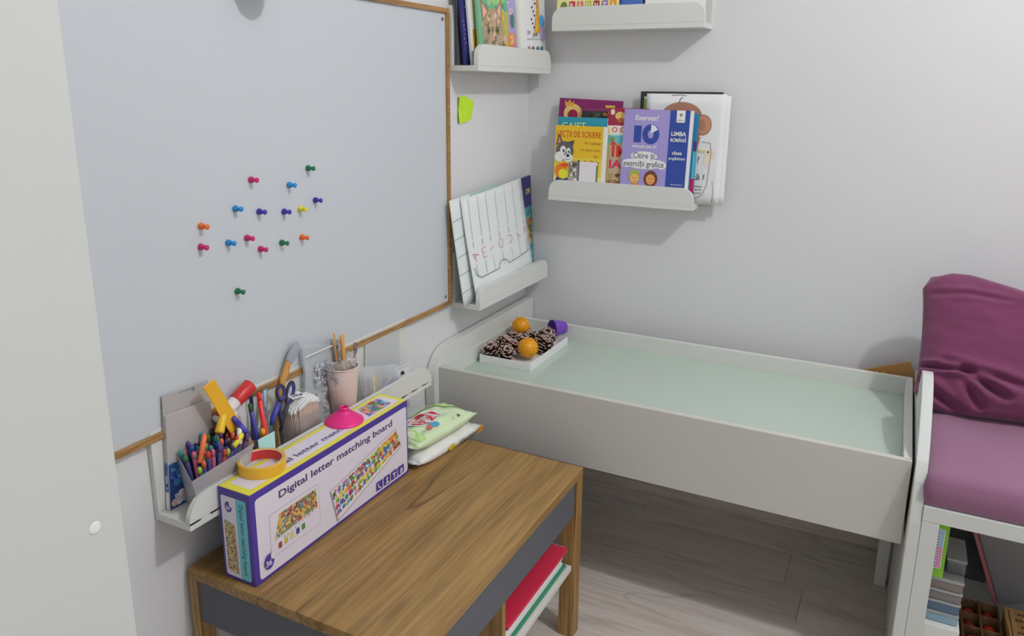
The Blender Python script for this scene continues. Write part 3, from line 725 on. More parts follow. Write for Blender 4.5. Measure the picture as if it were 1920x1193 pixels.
t = book('notebook', 'lilac spiral notebook with dark binding holes, on the high left ledge', pose((.0525, -.272, ZA), RL, .03, -.06), .105, .24, .005, (150, 130, 170), cat='notebook')
p = Print(); p.rect(0, 0, .012, .24, D(165, 170, 160)); 
for k in range(24): p.rect(.0, .008+k*.0098, .010, .0125+k*.0098, D(50, 45, 50))
p.rect(.012, 0, .105, .24, D(140, 135, 178)); p.rect(.012, 0, .05, .12, D(165, 128, 165))
p.text('ABC', .018, .150, .02, D(205, 205, 225), bold=.03, width=.03); p.text('zi', .05, .125, .02, D(215, 215, 225), width=.02)
p.rect(.040, .045, .076, .080, D(195, 110, 80)); scribble(p, .040, .045, .076, .080, [D(205, 140, 90), D(180, 80, 60), D(205, 170, 120)], 14, .006)
p.ell(.065, .11, .012, .02, D(50, 105, 85), 12); p.ell(.062, .13, .006, .007, D(205, 140, 120), 10)
p.rect(.040, .010, .084, .046, D(70, 95, 150)); 
for k in range(5): p.rect(.043, .014+k*.006, .058, .0165+k*.006, WCOL); p.rect(.064, .012+k*.006, .080, .0145+k*.006, WCOL)
cover(p, t, .005)
t = book('picture_book', 'white book with small cartoon animals, rightmost on the high left ledge', pose((.0600, -.190, ZA), RL, .03, -.05), .165, .245, .006, (206, 206, 198), grp=G3)
p = Print(); p.rect(0, 0, .165, .245, D(203, 204, 197)); p.rect(.0, 0, .012, .245, D(190, 190, 165))
for k in range(26): p.ell(.085+.010*math.sin(k*2.1)+k*.0007, .095+k*.005, .0045, .003, BLK if k % 2 else D(215, 215, 210), 7)
p.poly([(.105, .085), (.130, .090), (.122, .19), (.110, .24), (.100, .24), (.112, .17)], D(195, 135, 35)); p.poly([(.09, .08), (.12, .10), (.11, .14)], D(205, 160, 60))
p.ell(.140, .115, .017, .018, D(70, 145, 195), 14); p.ell(.146, .085, .018, .020, D(165, 150, 190), 14)
p.text('Joc', .050, .084, .010, INK, width=.020); p.text('prit', .085, .078, .010, INK, width=.028, bold=.02); lines(p, .05, .070, .09, 1, .01, .002, D(120, 120, 120), 0)
for (x, c, c2) in ((.058, (165, 85, 90), (190, 130, 130)), (.082, (35, 120, 130), (60, 140, 150)), (.110, (90, 100, 90), (205, 205, 200)), (.135, (45, 95, 120), (190, 70, 90))):
    p.ell(x, .045, .0075, .0085, D(*c), 10); p.ell(x, .028, .008, .012, D(*c2), 10); p.ell(x+.003, .02, .005, .010, D(*c), 8)
cover(p, t, .006, clip=(0, 0, .165, .245))

# --- low ledge on the left wall: large sheets
ZD = .618+.0127
def papersheet(name, lab, x0, y0, w_, h, lean, roll, col, draw, curl=.006, cat='paper', th=.0012):
    t = thing(name, lab, cat, pose((x0, y0, ZD), RL, lean, roll))
    f = lambda u, v, o: Vector((u*w_, -o-curl*math.sin(u*PI*1.3)-curl*1.2*(1-v)**2, v*h))
    mb = MB(); mb.grid(lambda u, v: f(u, v, th), 16, 12); mb.grid(lambda u, v: f(1-u, v, 0), 16, 12)
    for e in (0, 1): mb.grid(lambda u, v: f(u, e, v*th), 16, 1); mb.grid(lambda u, v: f(e, u, v*th), 12, 1)
    mb.build('paper_sheet', plain(*col, .65), t, local=True, weld=True)
    p = Print(); draw(p, w_, h)
    # bend the print with the sheet
    o = p.build('drawn_lines', t, (0, 0, 0), (1, 0, 0), (0, 0, 1), N=(0, -1, 0), base=.0004)
    bm = bmesh.new(); bm.from_mesh(o.data); bmesh.ops.triangulate(bm, faces=bm.faces)
    bmesh.ops.subdivide_edges(bm, edges=[e for e in bm.edges if e.calc_length() > .02], cuts=6, use_grid_fill=False)
    for v in bm.verts: v.co.y += f(v.co.x/w_, v.co.z/h, th).y
    bm.to_mesh(o.data); bm.free()
    return t
GR = D(40, 95, 70); DK = D(52, 62, 60); RD = D(175, 85, 80)
def strokes(p, segs, x, y, sz, rot, w, c):
    ca, sa = math.cos(rot), math.sin(rot)
    for sg in segs: p.line([(x+sz*(a*ca-b*sa), y+sz*(a*sa+b*ca)) for a, b in sg], w, c)
LET = {'A': [[(-.4, -.5), (0, .5), (.4, -.5)], [(-.22, -.1), (.22, -.1)]], 'E': [[(.35, .5), (-.3, .5), (-.3, -.5), (.35, -.5)], [(-.3, 0), (.2, 0)]],
       'I': [[(0, -.5), (0, .5)]], 'O': [[(.45*math.cos(k*PI/8), .52*math.sin(k*PI/8)) for k in range(17)]],
       'U': [[(-.4, .5), (-.4, -.1), (-.25, -.42), (0, -.5), (.25, -.42), (.4, -.1), (.4, .5)]]}
def vowels(p, W, Hh):
    xs = [.07, .19, .305, .45, .62, .78, .93]
    for i, x in enumerate(xs):
        p.line([(W*(x+.015), Hh*.985), (W*(x+.003), Hh*.60)], .0009, DK); p.line([(W*x, Hh*.575), (W*x, Hh*.52)], .0016, DK)
        p.line([(W*x, Hh*.36), (W*x, Hh*.235)], .0011, GR)
    for ch, x, v, r in zip('AEIOUAA', xs, (.44, .44, .45, .455, .45, .43, .46), (.9, .12, -1.2, 0, 1.6, .6, .3)):
        strokes(p, LET[ch], W*x, Hh*v, .024, r, .0014, RD)
    pts = [(W*.03, Hh*.34), (W*.05, Hh*.26), (W*.10, Hh*.225), (W*.36, Hh*.225), (W*.375, Hh*.26), (W*.40, Hh*.285), (W*.45, Hh*.29), (W*.50, Hh*.265), (W*.53, Hh*.225), (W*.90, Hh*.225), (W*.955, Hh*.24), (W*.96, Hh*.38)]
    p.line(pts, .0017, GR)
def grid2(p, W, Hh):
    for k in range(5): p.line([(W*.0, Hh*(.12+.17*k)), (W*.35, Hh*(.15+.17*k))], .0012, GR)
    p.line([(W*.2, 0), (W*.17, Hh)], .0010, DK); p.ell(W*.30, Hh*.90, .011, .016, D(90, 120, 95), 16); p.ell(W*.30, Hh*.90, .007, .011, D(120, 150, 130), 14)
    p.rect(W*.33, 0, W, Hh, D(150, 175, 162)) 
bk = book('picture_book', 'navy book with a colourful underwater cover, behind the vowel worksheet', pose((.021, -.205, ZD), RL, .02, -.085), .205, .262, .006, (38, 36, 90))
p = Print(); W_, H_ = .205, .262
p.rect(0, 0, W_, H_, D(38, 36, 92)); p.rect(0, 0, W_, .175, D(55, 120, 130)); scribble(p, .10, .10, W_, .175, [D(60, 140, 140), D(40, 90, 100), D(110, 150, 120)], 60, .012)
scribble(p, .10, .06, W_, .15, [D(150, 85, 35), D(185, 160, 60), D(120, 50, 35), D(60, 100, 60), D(190, 130, 60)], 130, .010)
scribble(p, .10, .02, W_, .075, [D(55, 95, 150), D(110, 150, 185), D(40, 70, 120)], 40, .009)
p.text('OM', .168, .212, .016, D(205, 160, 80), bold=.05, width=.026)
cover(p, bk, .006, clip=(0, 0, W_, H_))
papersheet('worksheet', 'rear white worksheet with green ruled lines, its left strip showing',   .047, -.452, .26, .262, .085, -.075, (190, 205, 198), grid2, .004)
papersheet('worksheet', 'large white worksheet with red vowels and dashed lines on low ledge', .062, -.418, .34, .262, .115, -.055, (192, 205, 199), vowels, .007)

# sticky note
t = thing('sticky_note', 'lime green sticky note curling off the left wall beside the whiteboard', 'note', (0, -.355, 1.10))
out = [(-.392, 1.128), (-.386, 1.131), (-.358, 1.132), (-.322, 1.117), (-.327, 1.078), (-.345, 1.070), (-.385, 1.066), (-.393, 1.075), (-.389, 1.1)]
mb = MB(); n = len(out)
vs = [Vector((.0012+(.007 if i in (3, 0, 7) else .002), a, b)) for i, (a, b) in enumerate(out)]
cen = Vector((.0035, -.358, 1.1)); vs2 = [v-Vector((.0007, 0, 0)) for v in vs]
mb.add(vs+[cen]+vs2+[cen-Vector((.0007, 0, 0))], [(i, (i+1) % n, n) for i in range(n)]+[((i+1) % n+n+1, i+n+1, 2*n+1) for i in range(n)]+[(i, i+n+1, (i+1) % n+n+1, (i+1) % n) for i in range(n)])
mb.build('note_paper', plain(160, 200, 40, .7), t)

# ------------------------------------------------------------------ things on the long craft ledge (base z .5105)
ZE = .5107
MILK = clear('milky_plastic', (.78, .76, .80), .26, .2)
CLR = clear('clear_plastic', (.85, .87, .88), .06, .08)
CRINK = clear('crinkled_film', (.84, .86, .88), .38, .10, 1.0, 60)
FILM2 = clear('frosted_film', (.80, .82, .83), .55, .3)
def slab(name, lab, cat, poly, x, th, m, group=None):
    """flat thing parallel to the left wall: outline in (y,z)"""
    o = MB().prism(poly, (x, x+th), axis='x').build(name, m, bevel=min(th*.3, .0006), seg=1)
    return tag(o, lab, cat, group)
# clear pack with blue print
t = thing('card_pack', 'clear hanging pack of cards with deep blue print, left end of craft ledge', 'pack', Matrix.Translation((.0112, -1.292, ZE)) @ Matrix.Rotation(-.06, 4, 'X'))
MB().box((0, 0, 0), (.0085, .087, .155)).build('pack_body', clear('smoky_pack', (.66, .63, .62), .72, .25), t, local=True, bevel=.001)
mb = MB(); 
mb.prism([(0, .1555), (.087, .1555), (.087, .186), (.06, .186), (.06, .176), (.030, .176), (.030, .186), (0, .186)], (.002, .003), axis='x')
mb.box((.002, .03, .1765), (.003, .06, .1775)); mb.box((.002, .03, .1835), (.003, .06, .186))
mb.build('hang_tab', clear('smoky_tab', (.62, .59, .58), .72, .25), t, local=True)
p = Print(); p.rect(.001, .001, .086, .075, D(38, 55, 110)); scribble(p, .001, .03, .086, .082, [D(35, 60, 120), D(60, 110, 160), D(30, 40, 95), D(120, 160, 190), D(25, 70, 110)], 120, .008); scribble(p, .001, .001, .086, .03, [D(200, 200, 200), D(160, 175, 190), D(190, 150, 150)], 30, .008)
p.build('blue_print', t, (.0085, 0, 0), (0, 1, 0), (0, 0, 1))
p = Print(); p.rect(.001, .03, .008, .078, D(50, 90, 150)); scribble(p, .001, .03, .008, .078, [D(35, 60, 120), D(140, 170, 200)], 16, .003); p.rect(.001, .001, .008, .03, D(195, 195, 195))
p.build('side_print', t, (0, 0, 0), (1, 0, 0), (0, 0, 1))

# crayon tub: flared milky box with thin walls
t = thing('crayon_tub', 'milky plastic tub crammed with wax crayons on the craft ledge', 'tub', (.045, -1.22, ZE))
top = [(.020, -1.270, .594), (.080, -1.296, .578), (.080, -1.170, .586), (.022, -1.160, .612)]
bot = [(.021, -1.262, ZE), (.064, -1.272, ZE), (.064, -1.180, ZE), (.021, -1.180, ZE)]
cx = Vector((.045, -1.222, 0))
def inset(p, d):
    v = Vector(p); c = Vector((cx.x, cx.y, v.z)); u = (c-v); return v+Vector((math.copysign(d, u.x), math.copysign(d, u.y), 0))
To = [Vector(q) for q in top]; Bo = [Vector(q) for q in bot]; Ti = [inset(q, .0012) for q in top]; Bi = [inset(q, .0012)+Vector((0, 0, .0012)) for q in bot]
fs = []
for k in range(4):
    j = (k+1) % 4; fs += [(k, j, j+4, k+4), (k+8, k+12, j+12, j+8), (k+4, j+4, j+12, k+12)]
fs += [(3, 2, 1, 0), (8, 9, 10, 11)]
MB().add(Bo+To+Bi+Ti, fs).build('tub_wall', MILK, t, bevel=.0008, seg=1)
cr = [('dark blue', (40, 42, 100)), ('red', (190, 60, 50)), ('teal', (40, 140, 140)), ('green', (50, 120, 75)), ('purple', (85, 60, 130)), ('orange', (205, 100, 60)),
      ('black', (42, 40, 48)), ('brown', (120, 75, 50)), ('pink', (190, 90, 120)), ('lime', (150, 185, 60)), ('blue', (45, 80, 150))]
random.seed(11)
k = 0
for i in range(12):
    for j in range(4):
        u = (i+.5)/12; v = (j+.5)/4
        x = .029+.029*v+random.uniform(-.001, .001); y = -1.256+.070*u+random.uniform(-.001, .001)
        # lean outwards with the flare of the tub, a little at random
        dx = (v-.40)*.030+random.uniform(-.003, .003); dy = (u-.5)*.040+random.uniform(-.004, .004)+.002
        top_z = .586+.012*(1-v)+.008*u+random.uniform(.000, .016)
        nm, c = cr[(i*7+j*3+random.randint(0, 2)) % len(cr)]
        a = Vector((x, y, ZE+.004)); d = Vector((dx, dy, top_z-a.z)); L_ = d.length; d.normalize()
        Mx = Matrix.Translation(a) @ d.to_track_quat('Z', 'Y').to_matrix().to_4x4()
        ct = thing('crayon', nm+' wax crayon '+('by the left end', 'left of the middle', 'right of the middle', 'by the right end')[i//3]+', '+('against the rear wall', 'second row from the rear', 'second row from the front', 'along the front wall')[j]+' of the tub', 'crayon', Mx, 'wax crayons in the tub')
        wc = (48, 46, 98) if random.random() < .65 else tuple(int(q*.72) for q in c)
        MB().lathe([(.0037, 0), (.0037, L_-.012)], None, 10).build('wrapper', plain(*wc, .55), ct, local=True)
        MB().lathe([(.0035, L_-.0118), (.0035, L_-.004), (.0018, L_), (0, L_+.0002)], None, 10).build('wax_tip', plain(*[int(q*.88) for q in c], .4), ct, local=True)
for (a, b, nm, c) in (((.070, -1.192, .592), (.052, -1.172, .615), 'thick white crayon lying across the right of the tub', (205, 205, 208)),
                      ((.072, -1.205, .594), (.066, -1.180, .604), 'short yellow crayon lying on top of the tub', (205, 190, 50)),
                      ((.060, -1.262, .588), (.044, -1.235, .622), 'long orange red crayon leaning in the front of the tub', (200, 95, 65))):
    a = Vector(a); b = Vector(b); d = b-a
    ct = thing('crayon', nm, 'crayon', Matrix.Translation(a) @ d.to_track_quat('Z', 'Y').to_matrix().to_4x4())
    MB().lathe([(.0042, 0), (.0042, d.length-.006), (.0024, d.length), (0, d.length)], None, 12).build('wax_stick', plain(*c, .4), ct, local=True)

# ruler
slab('ruler', 'amber yellow flat ruler leaning against the left wall, behind the crayon tub', 'ruler', [(-1.233, .699), (-1.211, .706), (-1.140, .562), (-1.166, .556)], .0465, .0022, plain(196, 148, 38, .35))
# glue tube
d0 = Vector((.0265, -1.119, .659)); d1 = Vector((.0265, -1.196, .622))
t = thing('glue_tube', 'red capped glue tube lying slanted behind the amber ruler', 'tube', d1)
dd = (d0-d1)
MB().rod(d0, d1+dd*.55, .0122, .0120, 24).build('cap', plain(172, 36, 36, .35), t, bevel=.001)
MB().rod(d1+dd*.548, d1, .0108, .0108, 24).build('tube_body', plain(200, 190, 190, .35), t)
q = d1+dd*.2
MB().rod(d1+dd*.06, d1+dd*.34, .01095, .01095, 24).build('label_band', plain(165, 55, 60, .4), t)
# white glue bottle behind the pens
t = thing('correction_bottle', 'white rounded bottle with red marks between ruler and red pencil', 'bottle', (.027, -1.160, ZE))
MB().lathe([(.010, 0), (.011, .02), (.011, .10), (.009, .118), (.005, .124), (0, .125)], Matrix.Translation((.0245, -1.163, ZE)), 20).build('bottle_body', plain(203, 200, 202, .4), t)
MB().lathe([(.0112, 0), (.0112, .016)], Matrix.Translation((.0245, -1.163, ZE+.085)), 20).build('label_band', plain(180, 60, 70, .4), t)
# yellow sharpener-like cap
tag(MB().rod((.052, -1.214, .616), (.045, -1.196, .640), .0075, .006, 16).build('toy_capsule', plain(205, 160, 40, .4), bevel=.002), 'small yellow rounded capsule beside the smoky card pack, above the crayons', 'toy')
# pen cup with pens
t = thing('pen_cup', 'small clear cup holding pens beside the crayon tub', 'cup', (.0415, -1.122, ZE))
MB().shell([(.0002, .001), (.021, .001), (.0245, .062), (.0235, .062), (.0205, .0022), (.0002, .0022)], Matrix.Translation((.0415, -1.122, ZE))).build('cup_wall', CLR, t)
def pen(name, lab, a, b, r, c, tip=None, tl=.014, cat='pen', n=12):
    a = Vector(a); b = Vector(b); d = b-a
    ct = thing(name, lab, cat, Matrix.Translation(a) @ d.to_track_quat('Z', 'Y').to_matrix().to_4x4(), None)
    L_ = d.length
    MB().lathe([(r*.5, 0), (r, .008), (r, L_-tl)], None, n).build('barrel', plain(*c, .35), ct, local=True)
    MB().lathe([(r*.98, L_-tl+.0001), (r*.9, L_-.002), (r*.5, L_)], None, n).build('pen_cap' if tip else 'barrel_end', plain(*(tip or c), .35), ct, local=True)
    return ct
pen('pencil', 'bright red pencil standing tallest in the pen cup', (.050, -1.110, ZE+.003), (.047, -1.122, .650), .0042, (195, 45, 35), cat='pencil')
pen('pen', 'navy pen with a dark green end, left of the red pencil', (.048, -1.124, ZE+.003), (.047, -1.143, .638), .0040, (45, 45, 120), (25, 80, 45), .014)
pen('pen', 'blue and white striped pen tilted right of the red pencil', (.040, -1.118, ZE+.003), (.042, -1.103, .646), .0034, (50, 60, 130), (150, 165, 190), .03)
pen('marker', 'short orange yellow marker low in front of the pens', (.0555, -1.120, ZE+.004), (.058, -1.130, .590), .0046, (205, 140, 45), cat='marker')
pen('pen', 'violet blue pen end leaning over the crayon tub rim', (.066, -1.168, .596), (.048, -1.182, .630), .0048, (58, 50, 140))
pen('pen', 'turquoise pen behind the scissors', (.030, -1.112, ZE+.003), (.030, -1.088, .642), .0034, (80, 130, 140))
pen('pencil', 'thin olive yellow pencil crossing behind the scissors', (.026, -1.118, ZE+.004), (.030, -1.085, .628), .0030, (140, 125, 70), cat='pencil')
pen('pen', 'dark navy pen beside the thin olive pencil', (.034, -1.130, ZE+.003), (.025, -1.118, .640), .0034, (40, 44, 90))
slab('paper_strip', 'white paper strip standing behind the navy and green pen', 'paper', [(-1.150, .62), (-1.152, .648), (-1.128, .662), (-1.122, .60), (-1.128, ZE), (-1.144, ZE)], .0175, .0006, plain(205, 204, 206, .7))
# scissors
def loop(cy, cz, ry, rz, rot, x, n=20):
    return [Vector((x, cy+ry*math.cos(2*PI*k/n)*math.cos(rot)-rz*math.sin(2*PI*k/n)*math.sin(rot), cz+ry*math.cos(2*PI*k/n)*math.sin(rot)+rz*math.sin(2*PI*k/n)*math.cos(rot))) for k in range(n)]
t = thing('scissors', 'blue scissors with black rimmed handles, points down beside the pens', 'scissors', (.040, -1.085, ZE))
for (cy, cz, ry, rz, rot, x) in ((-1.066, .628, .0095, .0150, .25, .042), (-1.040, .617, .0095, .0205, -.30, .038)):
    MB().tube(loop(cy, cz, ry, rz, rot, x), .0027, 8, True).build('handle_rim', plain(40, 38, 48, .4), t)
    MB().tube(loop(cy, cz, ry*.78, rz*.82, rot, x), .0022, 8, True).build('handle_inner', plain(48, 58, 140, .4), t)
MB().tube([(.042, -1.071, .614), (.041, -1.073, .600), (.040, -1.068, .582), (.040, -1.068, .560)], [.004, .0045, .0045, .003], 8).build('handle_shank', plain(46, 44, 70, .4), t)
MB().tube([(.038, -1.047, .600), (.038, -1.054, .588), (.039, -1.064, .576), (.039, -1.070, .556)], [.004, .0045, .0045, .003], 8).build('handle_shank', plain(40, 38, 48, .4), t)
MB().tube([(.042, -1.072, .612), (.042, -1.088, .590), (.042, -1.094, .577)], [.005, .0055, .003], 8).build('handle_spur', plain(48, 58, 140, .4), t)
ST = mat('blade_steel', (.6, .6, .6), .25, metal=1)
MB().prism([(-1.074, .562), (-1.064, .560), (-1.070, ZE+.001)], (.0375, .0388), axis='x').build('blade', ST, t)
MB().prism([(-1.072, .562), (-1.062, .560), (-1.066, ZE+.001)], (.0392, .0404), axis='x').build('blade', ST, t)
# brush
t = thing('paint_brush', 'flat brush with pale bristles and wooden handle, against the whiteboard', 'brush', (.024, -1.05, ZE))
MB().prism([(-1.072, ZE), (-1.064, ZE), (-1.034, .634), (-1.016, .662), (-1.026, .672), (-1.044, .640)], (.018, .025), axis='x').build('handle', STICK, t, bevel=.002)
MB().prism([(-1.027, .673), (-1.015, .661), (-1.000, .672), (-.992, .690), (-.997, .700), (-1.008, .694), (-1.020, .684)], (.019, .024), axis='x').build('bristles', mat('bristle_grey', D(135, 142, 150), .8, bump=.5, bscale=200), t, bevel=.001)
# cotton swab tub
cy, cxx = -1.016, .0395
t = thing('cotton_swab_tub', 'rounded clear tub packed with cotton swabs, behind the big printed box', 'tub', (cxx, cy, ZE))
def rsq(hw, hl, z, r=.016, n=5):
    return [(cxx+a, cy+b, z) for a, b in rrect(-hw, -hl, hw, hl, r, n)]
def loft(rings, cap0=True, cap1=True):
    mb = MB(); n = len(rings[0]); vs = [v for rg in rings for v in rg]
    fs = [(i*n+k, i*n+(k+1) % n, (i+1)*n+(k+1) % n, (i+1)*n+k) for i in range(len(rings)-1) for k in range(n)]
    if cap0: fs.append(tuple(range(n))[::-1])
    if cap1: fs.append(tuple((len(rings)-1)*n+k for k in range(n)))
    return mb.add(vs, fs, True)
loft([rsq(.022, .035, ZE), rsq(.0245, .042, ZE+.066), rsq(.0237, .0412, ZE+.066), rsq(.0212, .0342, ZE+.002)], True, True).build('tub_wall', CLR, t)
sw = MB(); tips = MB(); random.seed(5)
for i in range(18):
    for j in range(9):
        u = (i+.5)/18-.5; v = (j+.5)/9-.5
        if abs(u)**4+abs(v)**4 > .055: continue
        x = cxx+v*.040; y = cy+u*.074; dome = .020*(1-(2*u)**2)*.9+.007*(1-(2*v)**2)
        hz = ZE+.066+dome+random.uniform(-.001, .001)
        sw.rod((cxx+v*.036, cy+u*.062, ZE+.003), (x, y, hz), .0011, .0011, 6)
        tips.lathe([(.0012, -.006), (.0027, -.003), (.0028, .0015), (.0018, .0042), (0, .005)], Matrix.Translation((x, y, hz+.001)), 8)
sw.build('swab_sticks', plain(196, 165, 148, .6), t, kind='stuff'); tips.build('swab_tips', plain(212, 208, 202, .9), t, kind='stuff')
def film(z, g=0): return rsq(.0255-g*.004, .043-g*.010, z, .014)
loft([film(ZE+.064), film(ZE+.082), [(cxx+(a-cxx)*.82, cy+(b-cy)*.82, z+.0) for a, b, z in film(ZE+.094)], [(cxx+(a-cxx)*.45, cy+(b-cy)*.45, z) for a, b, z in film(ZE+.0995)]], False, True).build('shrink_film', clear('swab_film', (.9, .9, .88), .02, .1), t)
p = Print(); p.rect(-.014, -.011, .014, .011, D(208, 206, 204)); 
for k in range(9): p.rect(-.010+k*.0016, -.006, -.0094+k*.0016, .002, BLK)
p.rect(-.010, .004, .002, .006, INK); p.rect(.006, -.006, .011, -.001, INK)
p.build('barcode_label', t, (cxx+.004, cy-.016, ZE+.1005), (.2, .97, -.05), (-.95, .2, .16), local=False)
# sachet
slab('sachet', 'pale aqua paper sachet tucked upright behind the printed box', 'packet', [(-1.150, .580), (-1.112, .580), (-1.113, ZE+.001), (-1.150, ZE+.001)], .0665, .0012, plain(150, 190, 190, .5))
# paper cup
cc = Vector((.0430, -.902, ZE))
t = thing('paper_cup', 'pale pink paper cup holding craft sticks on the ledge', 'cup', cc)
PINK = plain(172, 152, 144, .6)
MB().shell([(.0002, .002), (.0225, .002), (.0215, 0), (.0225, 0), (.0318, .113), (.0308, .113), (.0222, .004), (.0002, .004)], Matrix.Translation(cc), 40).build('cup_body', PINK, t)
MB().tube([cc+Vector((.0318*math.cos(2*PI*k/36), .0318*math.sin(2*PI*k/36), .1135)) for k in range(36)], .0013, 6, True).build('rolled_rim', plain(190, 174, 167, .6), t)
for (a, b, lab) in (((.038, -.900, ZE+.006), (.030, -.905, .690), 'wooden craft stick standing at the back of the pink cup'), ((.046, -.894, ZE+.006), (.041, -.898, .678), 'wooden craft stick in front of its partner in the pink cup'),
               ((.043, -.890, ZE+.006), (.036, -.890, .684), 'wooden craft stick rightmost in the pink cup')):
    a = Vector(a); b = Vector(b); d = b-a
    o = thing('craft_stick', lab, 'stick', Matrix.Translation(a) @ d.to_track_quat('Z', 'Y').to_matrix().to_4x4())
    MB().prism(rrect(-.0055, 0, .0055, d.length, .005, 4), (-.001, .001)).build('stick_body', STICK, o, local=True)
tw = MB()
pts = [(.050, -.885, .575), (.046, -.872, .610), (.043, -.860, .636), (.041, -.855, .652), (.043, -.860, .656), (.046, -.864, .645)]
tw.tube(pts, .0026, 8); random.seed(3)
for k in range(160):
    i = random.randint(0, 3); f = random.random(); c = Vector(pts[i])*(1-f)+Vector(pts[i+1])*f
    dv = Vector((random.uniform(-1, 1), random.uniform(-1, 1), random.uniform(-1, 1))).normalized()*.0058
    tw.rod(c, c+dv, .0004, .0002, 4)
tag(tw.build('tinsel_stem', mat('tinsel', D(120, 105, 108), .25, metal=.5)), 'silvery brown tinsel stem curling out of the pink cup', 'tinsel')
# crinkled clear bag in and around the cup
def crinkle(fn, nu, nv, amp, seed, sc=60):
    mb = MB()
    def g(u, v):
        q = Vector(fn(u, v)); n = noise.noise_vector(q*sc+Vector((seed, 0, 0)))*amp + noise.noise_vector(q*sc*2.7+Vector((0, seed, 0)))*amp*.5
        return q+n
    mb.grid(g, nu, nv); return mb
def bagcup(u, v):
    a = 2*PI*u; z = .585+.062*v
    r = .018+.012*v+.004*math.sin(3*a)
    return (cc.x+.002+r*math.cos(a)*.8, cc.y-.006+r*math.sin(a), z)
tag(crinkle(bagcup, 60, 16, .006, 2.0).build('cellophane_bag', CRINK, recalc=False), 'crumpled clear cellophane bag stuffed into the pink cup', 'bag')
def bagout(u, v):
    y = -.985+.062*u; z = ZE+.004+.115*v
    return (.040+.010*math.sin(u*PI)*(.4+.6*v), y+.004*math.sin(v*5), z)
tag(crinkle(lambda u, v: (.0190+.012*u, -.962+.030*u+.004*math.sin(v*6), ZE+.009+.07*v), 18, 20, .004, 5.0).build('cellophane_wrapper', CRINK, recalc=False), 'small crumpled clear wrapper wedged between swab tub and pink cup', 'wrapper')
# zip bag at the back
t = thing('zip_bag', 'pale bluish zip bag with small prints, standing behind the pink cup', 'bag', (.020, -.93, ZE))
def zb(o):
    return lambda u, v: (o+.0018*math.sin(u*9+v*4)+.0012*math.sin(v*13), -.985+.108*u, .560+(.124-.014*u)*v+.002*math.sin(u*11))
mb = MB(); mb.grid(zb(.0185), 24, 18); mb.grid(zb(.0235), 24, 18); mb.build('bag_film', clear('bluish_zip_film', (.74, .80, .84), .5, .25, .5, 30), t, recalc=False)
p = Print(); p.rect(.0, .104, .108, .107, D(210, 215, 220))
p.text('2.', .084, .094, .007, D(35, 65, 95), bold=.06, width=.014); scribble(p, .006, .012, .03, .03, [D(60, 110, 140), D(40, 70, 110)], 10, .004); scribble(p, .02, .035, .06, .085, [D(165, 168, 178), D(180, 184, 192), D(150, 152, 165)], 30, .004)
p.build('bag_print', t, (.0275, -.985, .560), (0, 1, 0), (0, 0, 1), local=False)
MB().box((.0185, -.98, ZE), (.0235, -.882, .5595)).build('bag_contents', clear('bag_fill', (.7, .72, .75), .6, .4), t, bevel=.002)
# white translucent card, print card, zip bag with sticks
slab('plastic_sleeve', 'translucent white plastic sleeve standing at the far end of the craft ledge', 'sleeve', [(-.800, ZE+.001), (-.668, ZE+.001), (-.668, .640), (-.790, .640)], .0125, .0016, FILM2)
t = thing('printed_card', 'white card with black sketch marks tucked at the far end of the craft ledge', 'card', Matrix.Translation((.030, -.745, ZE)) @ Matrix.Rotation(-.10, 4, 'X'))
MB().box((0, 0, 0), (.0006, .092, .045)).build('card_body', plain(206, 206, 206, .6), t, local=True)
p = Print(); p.rect(.002, .002, .090, .043, D(206, 206, 206)); p.line([(.004, .004), (.088, .004), (.088, .041), (.004, .041), (.004, .004)], .0006, INK)
p.poly([(.048, .024), (.050, .032), (.057, .034), (.064, .030), (.066, .024)], BLK); p.ell(.046, .010, .007, .006, D(80, 80, 85), 8); lines(p, .01, .028, .03, 1, .01, .003, INK, .2, 4); lines(p, .07, .014, .014, 3, .008, .002, INK, .2, 7)
p.build('sketch_print', t, (.0006, 0, 0), (0, 1, 0), (0, 0, 1))
t = thing('zip_bag', 'flat clear zip bag with yellow and brown matchsticks, right of the pink cup', 'bag', (.045, -.76, ZE))
def z2(o): return lambda u, v: (o+.0015*math.sin(u*8+v*3)-.008*v, -.848+.130*u, ZE+.001+(.092-.036*u)*v)
mb = MB(); mb.grid(z2(.0480), 24, 12); mb.grid(z2(.0560), 24, 12); mb.build('bag_film', clear('zip_film', (.80, .82, .86), .30, .15, .5, 40), t, recalc=False)
random.seed(9)
for i in range(16):
    y = -.835+i*.0028+random.uniform(-.001, .001); c = random.choice([(185, 165, 60), (150, 105, 40), (120, 85, 40), (195, 185, 80), (95, 70, 45)])
    MB().rod((.051, y, ZE+.004), (.046, y+random.uniform(-.004, .010), ZE+.055+random.uniform(-.008, .008)), .0013, .0013, 6).build('matchstick', plain(*c, .6), t)
for i in range(5):
    y = -.785+i*.012; c = random.choice([(125, 115, 165), (120, 160, 120), (160, 150, 180)])
    MB().rod((.052, y, ZE+.004), (.049, y+.008, ZE+.032), .003, .003, 8).build('bead_roll', plain(*c, .5), t)

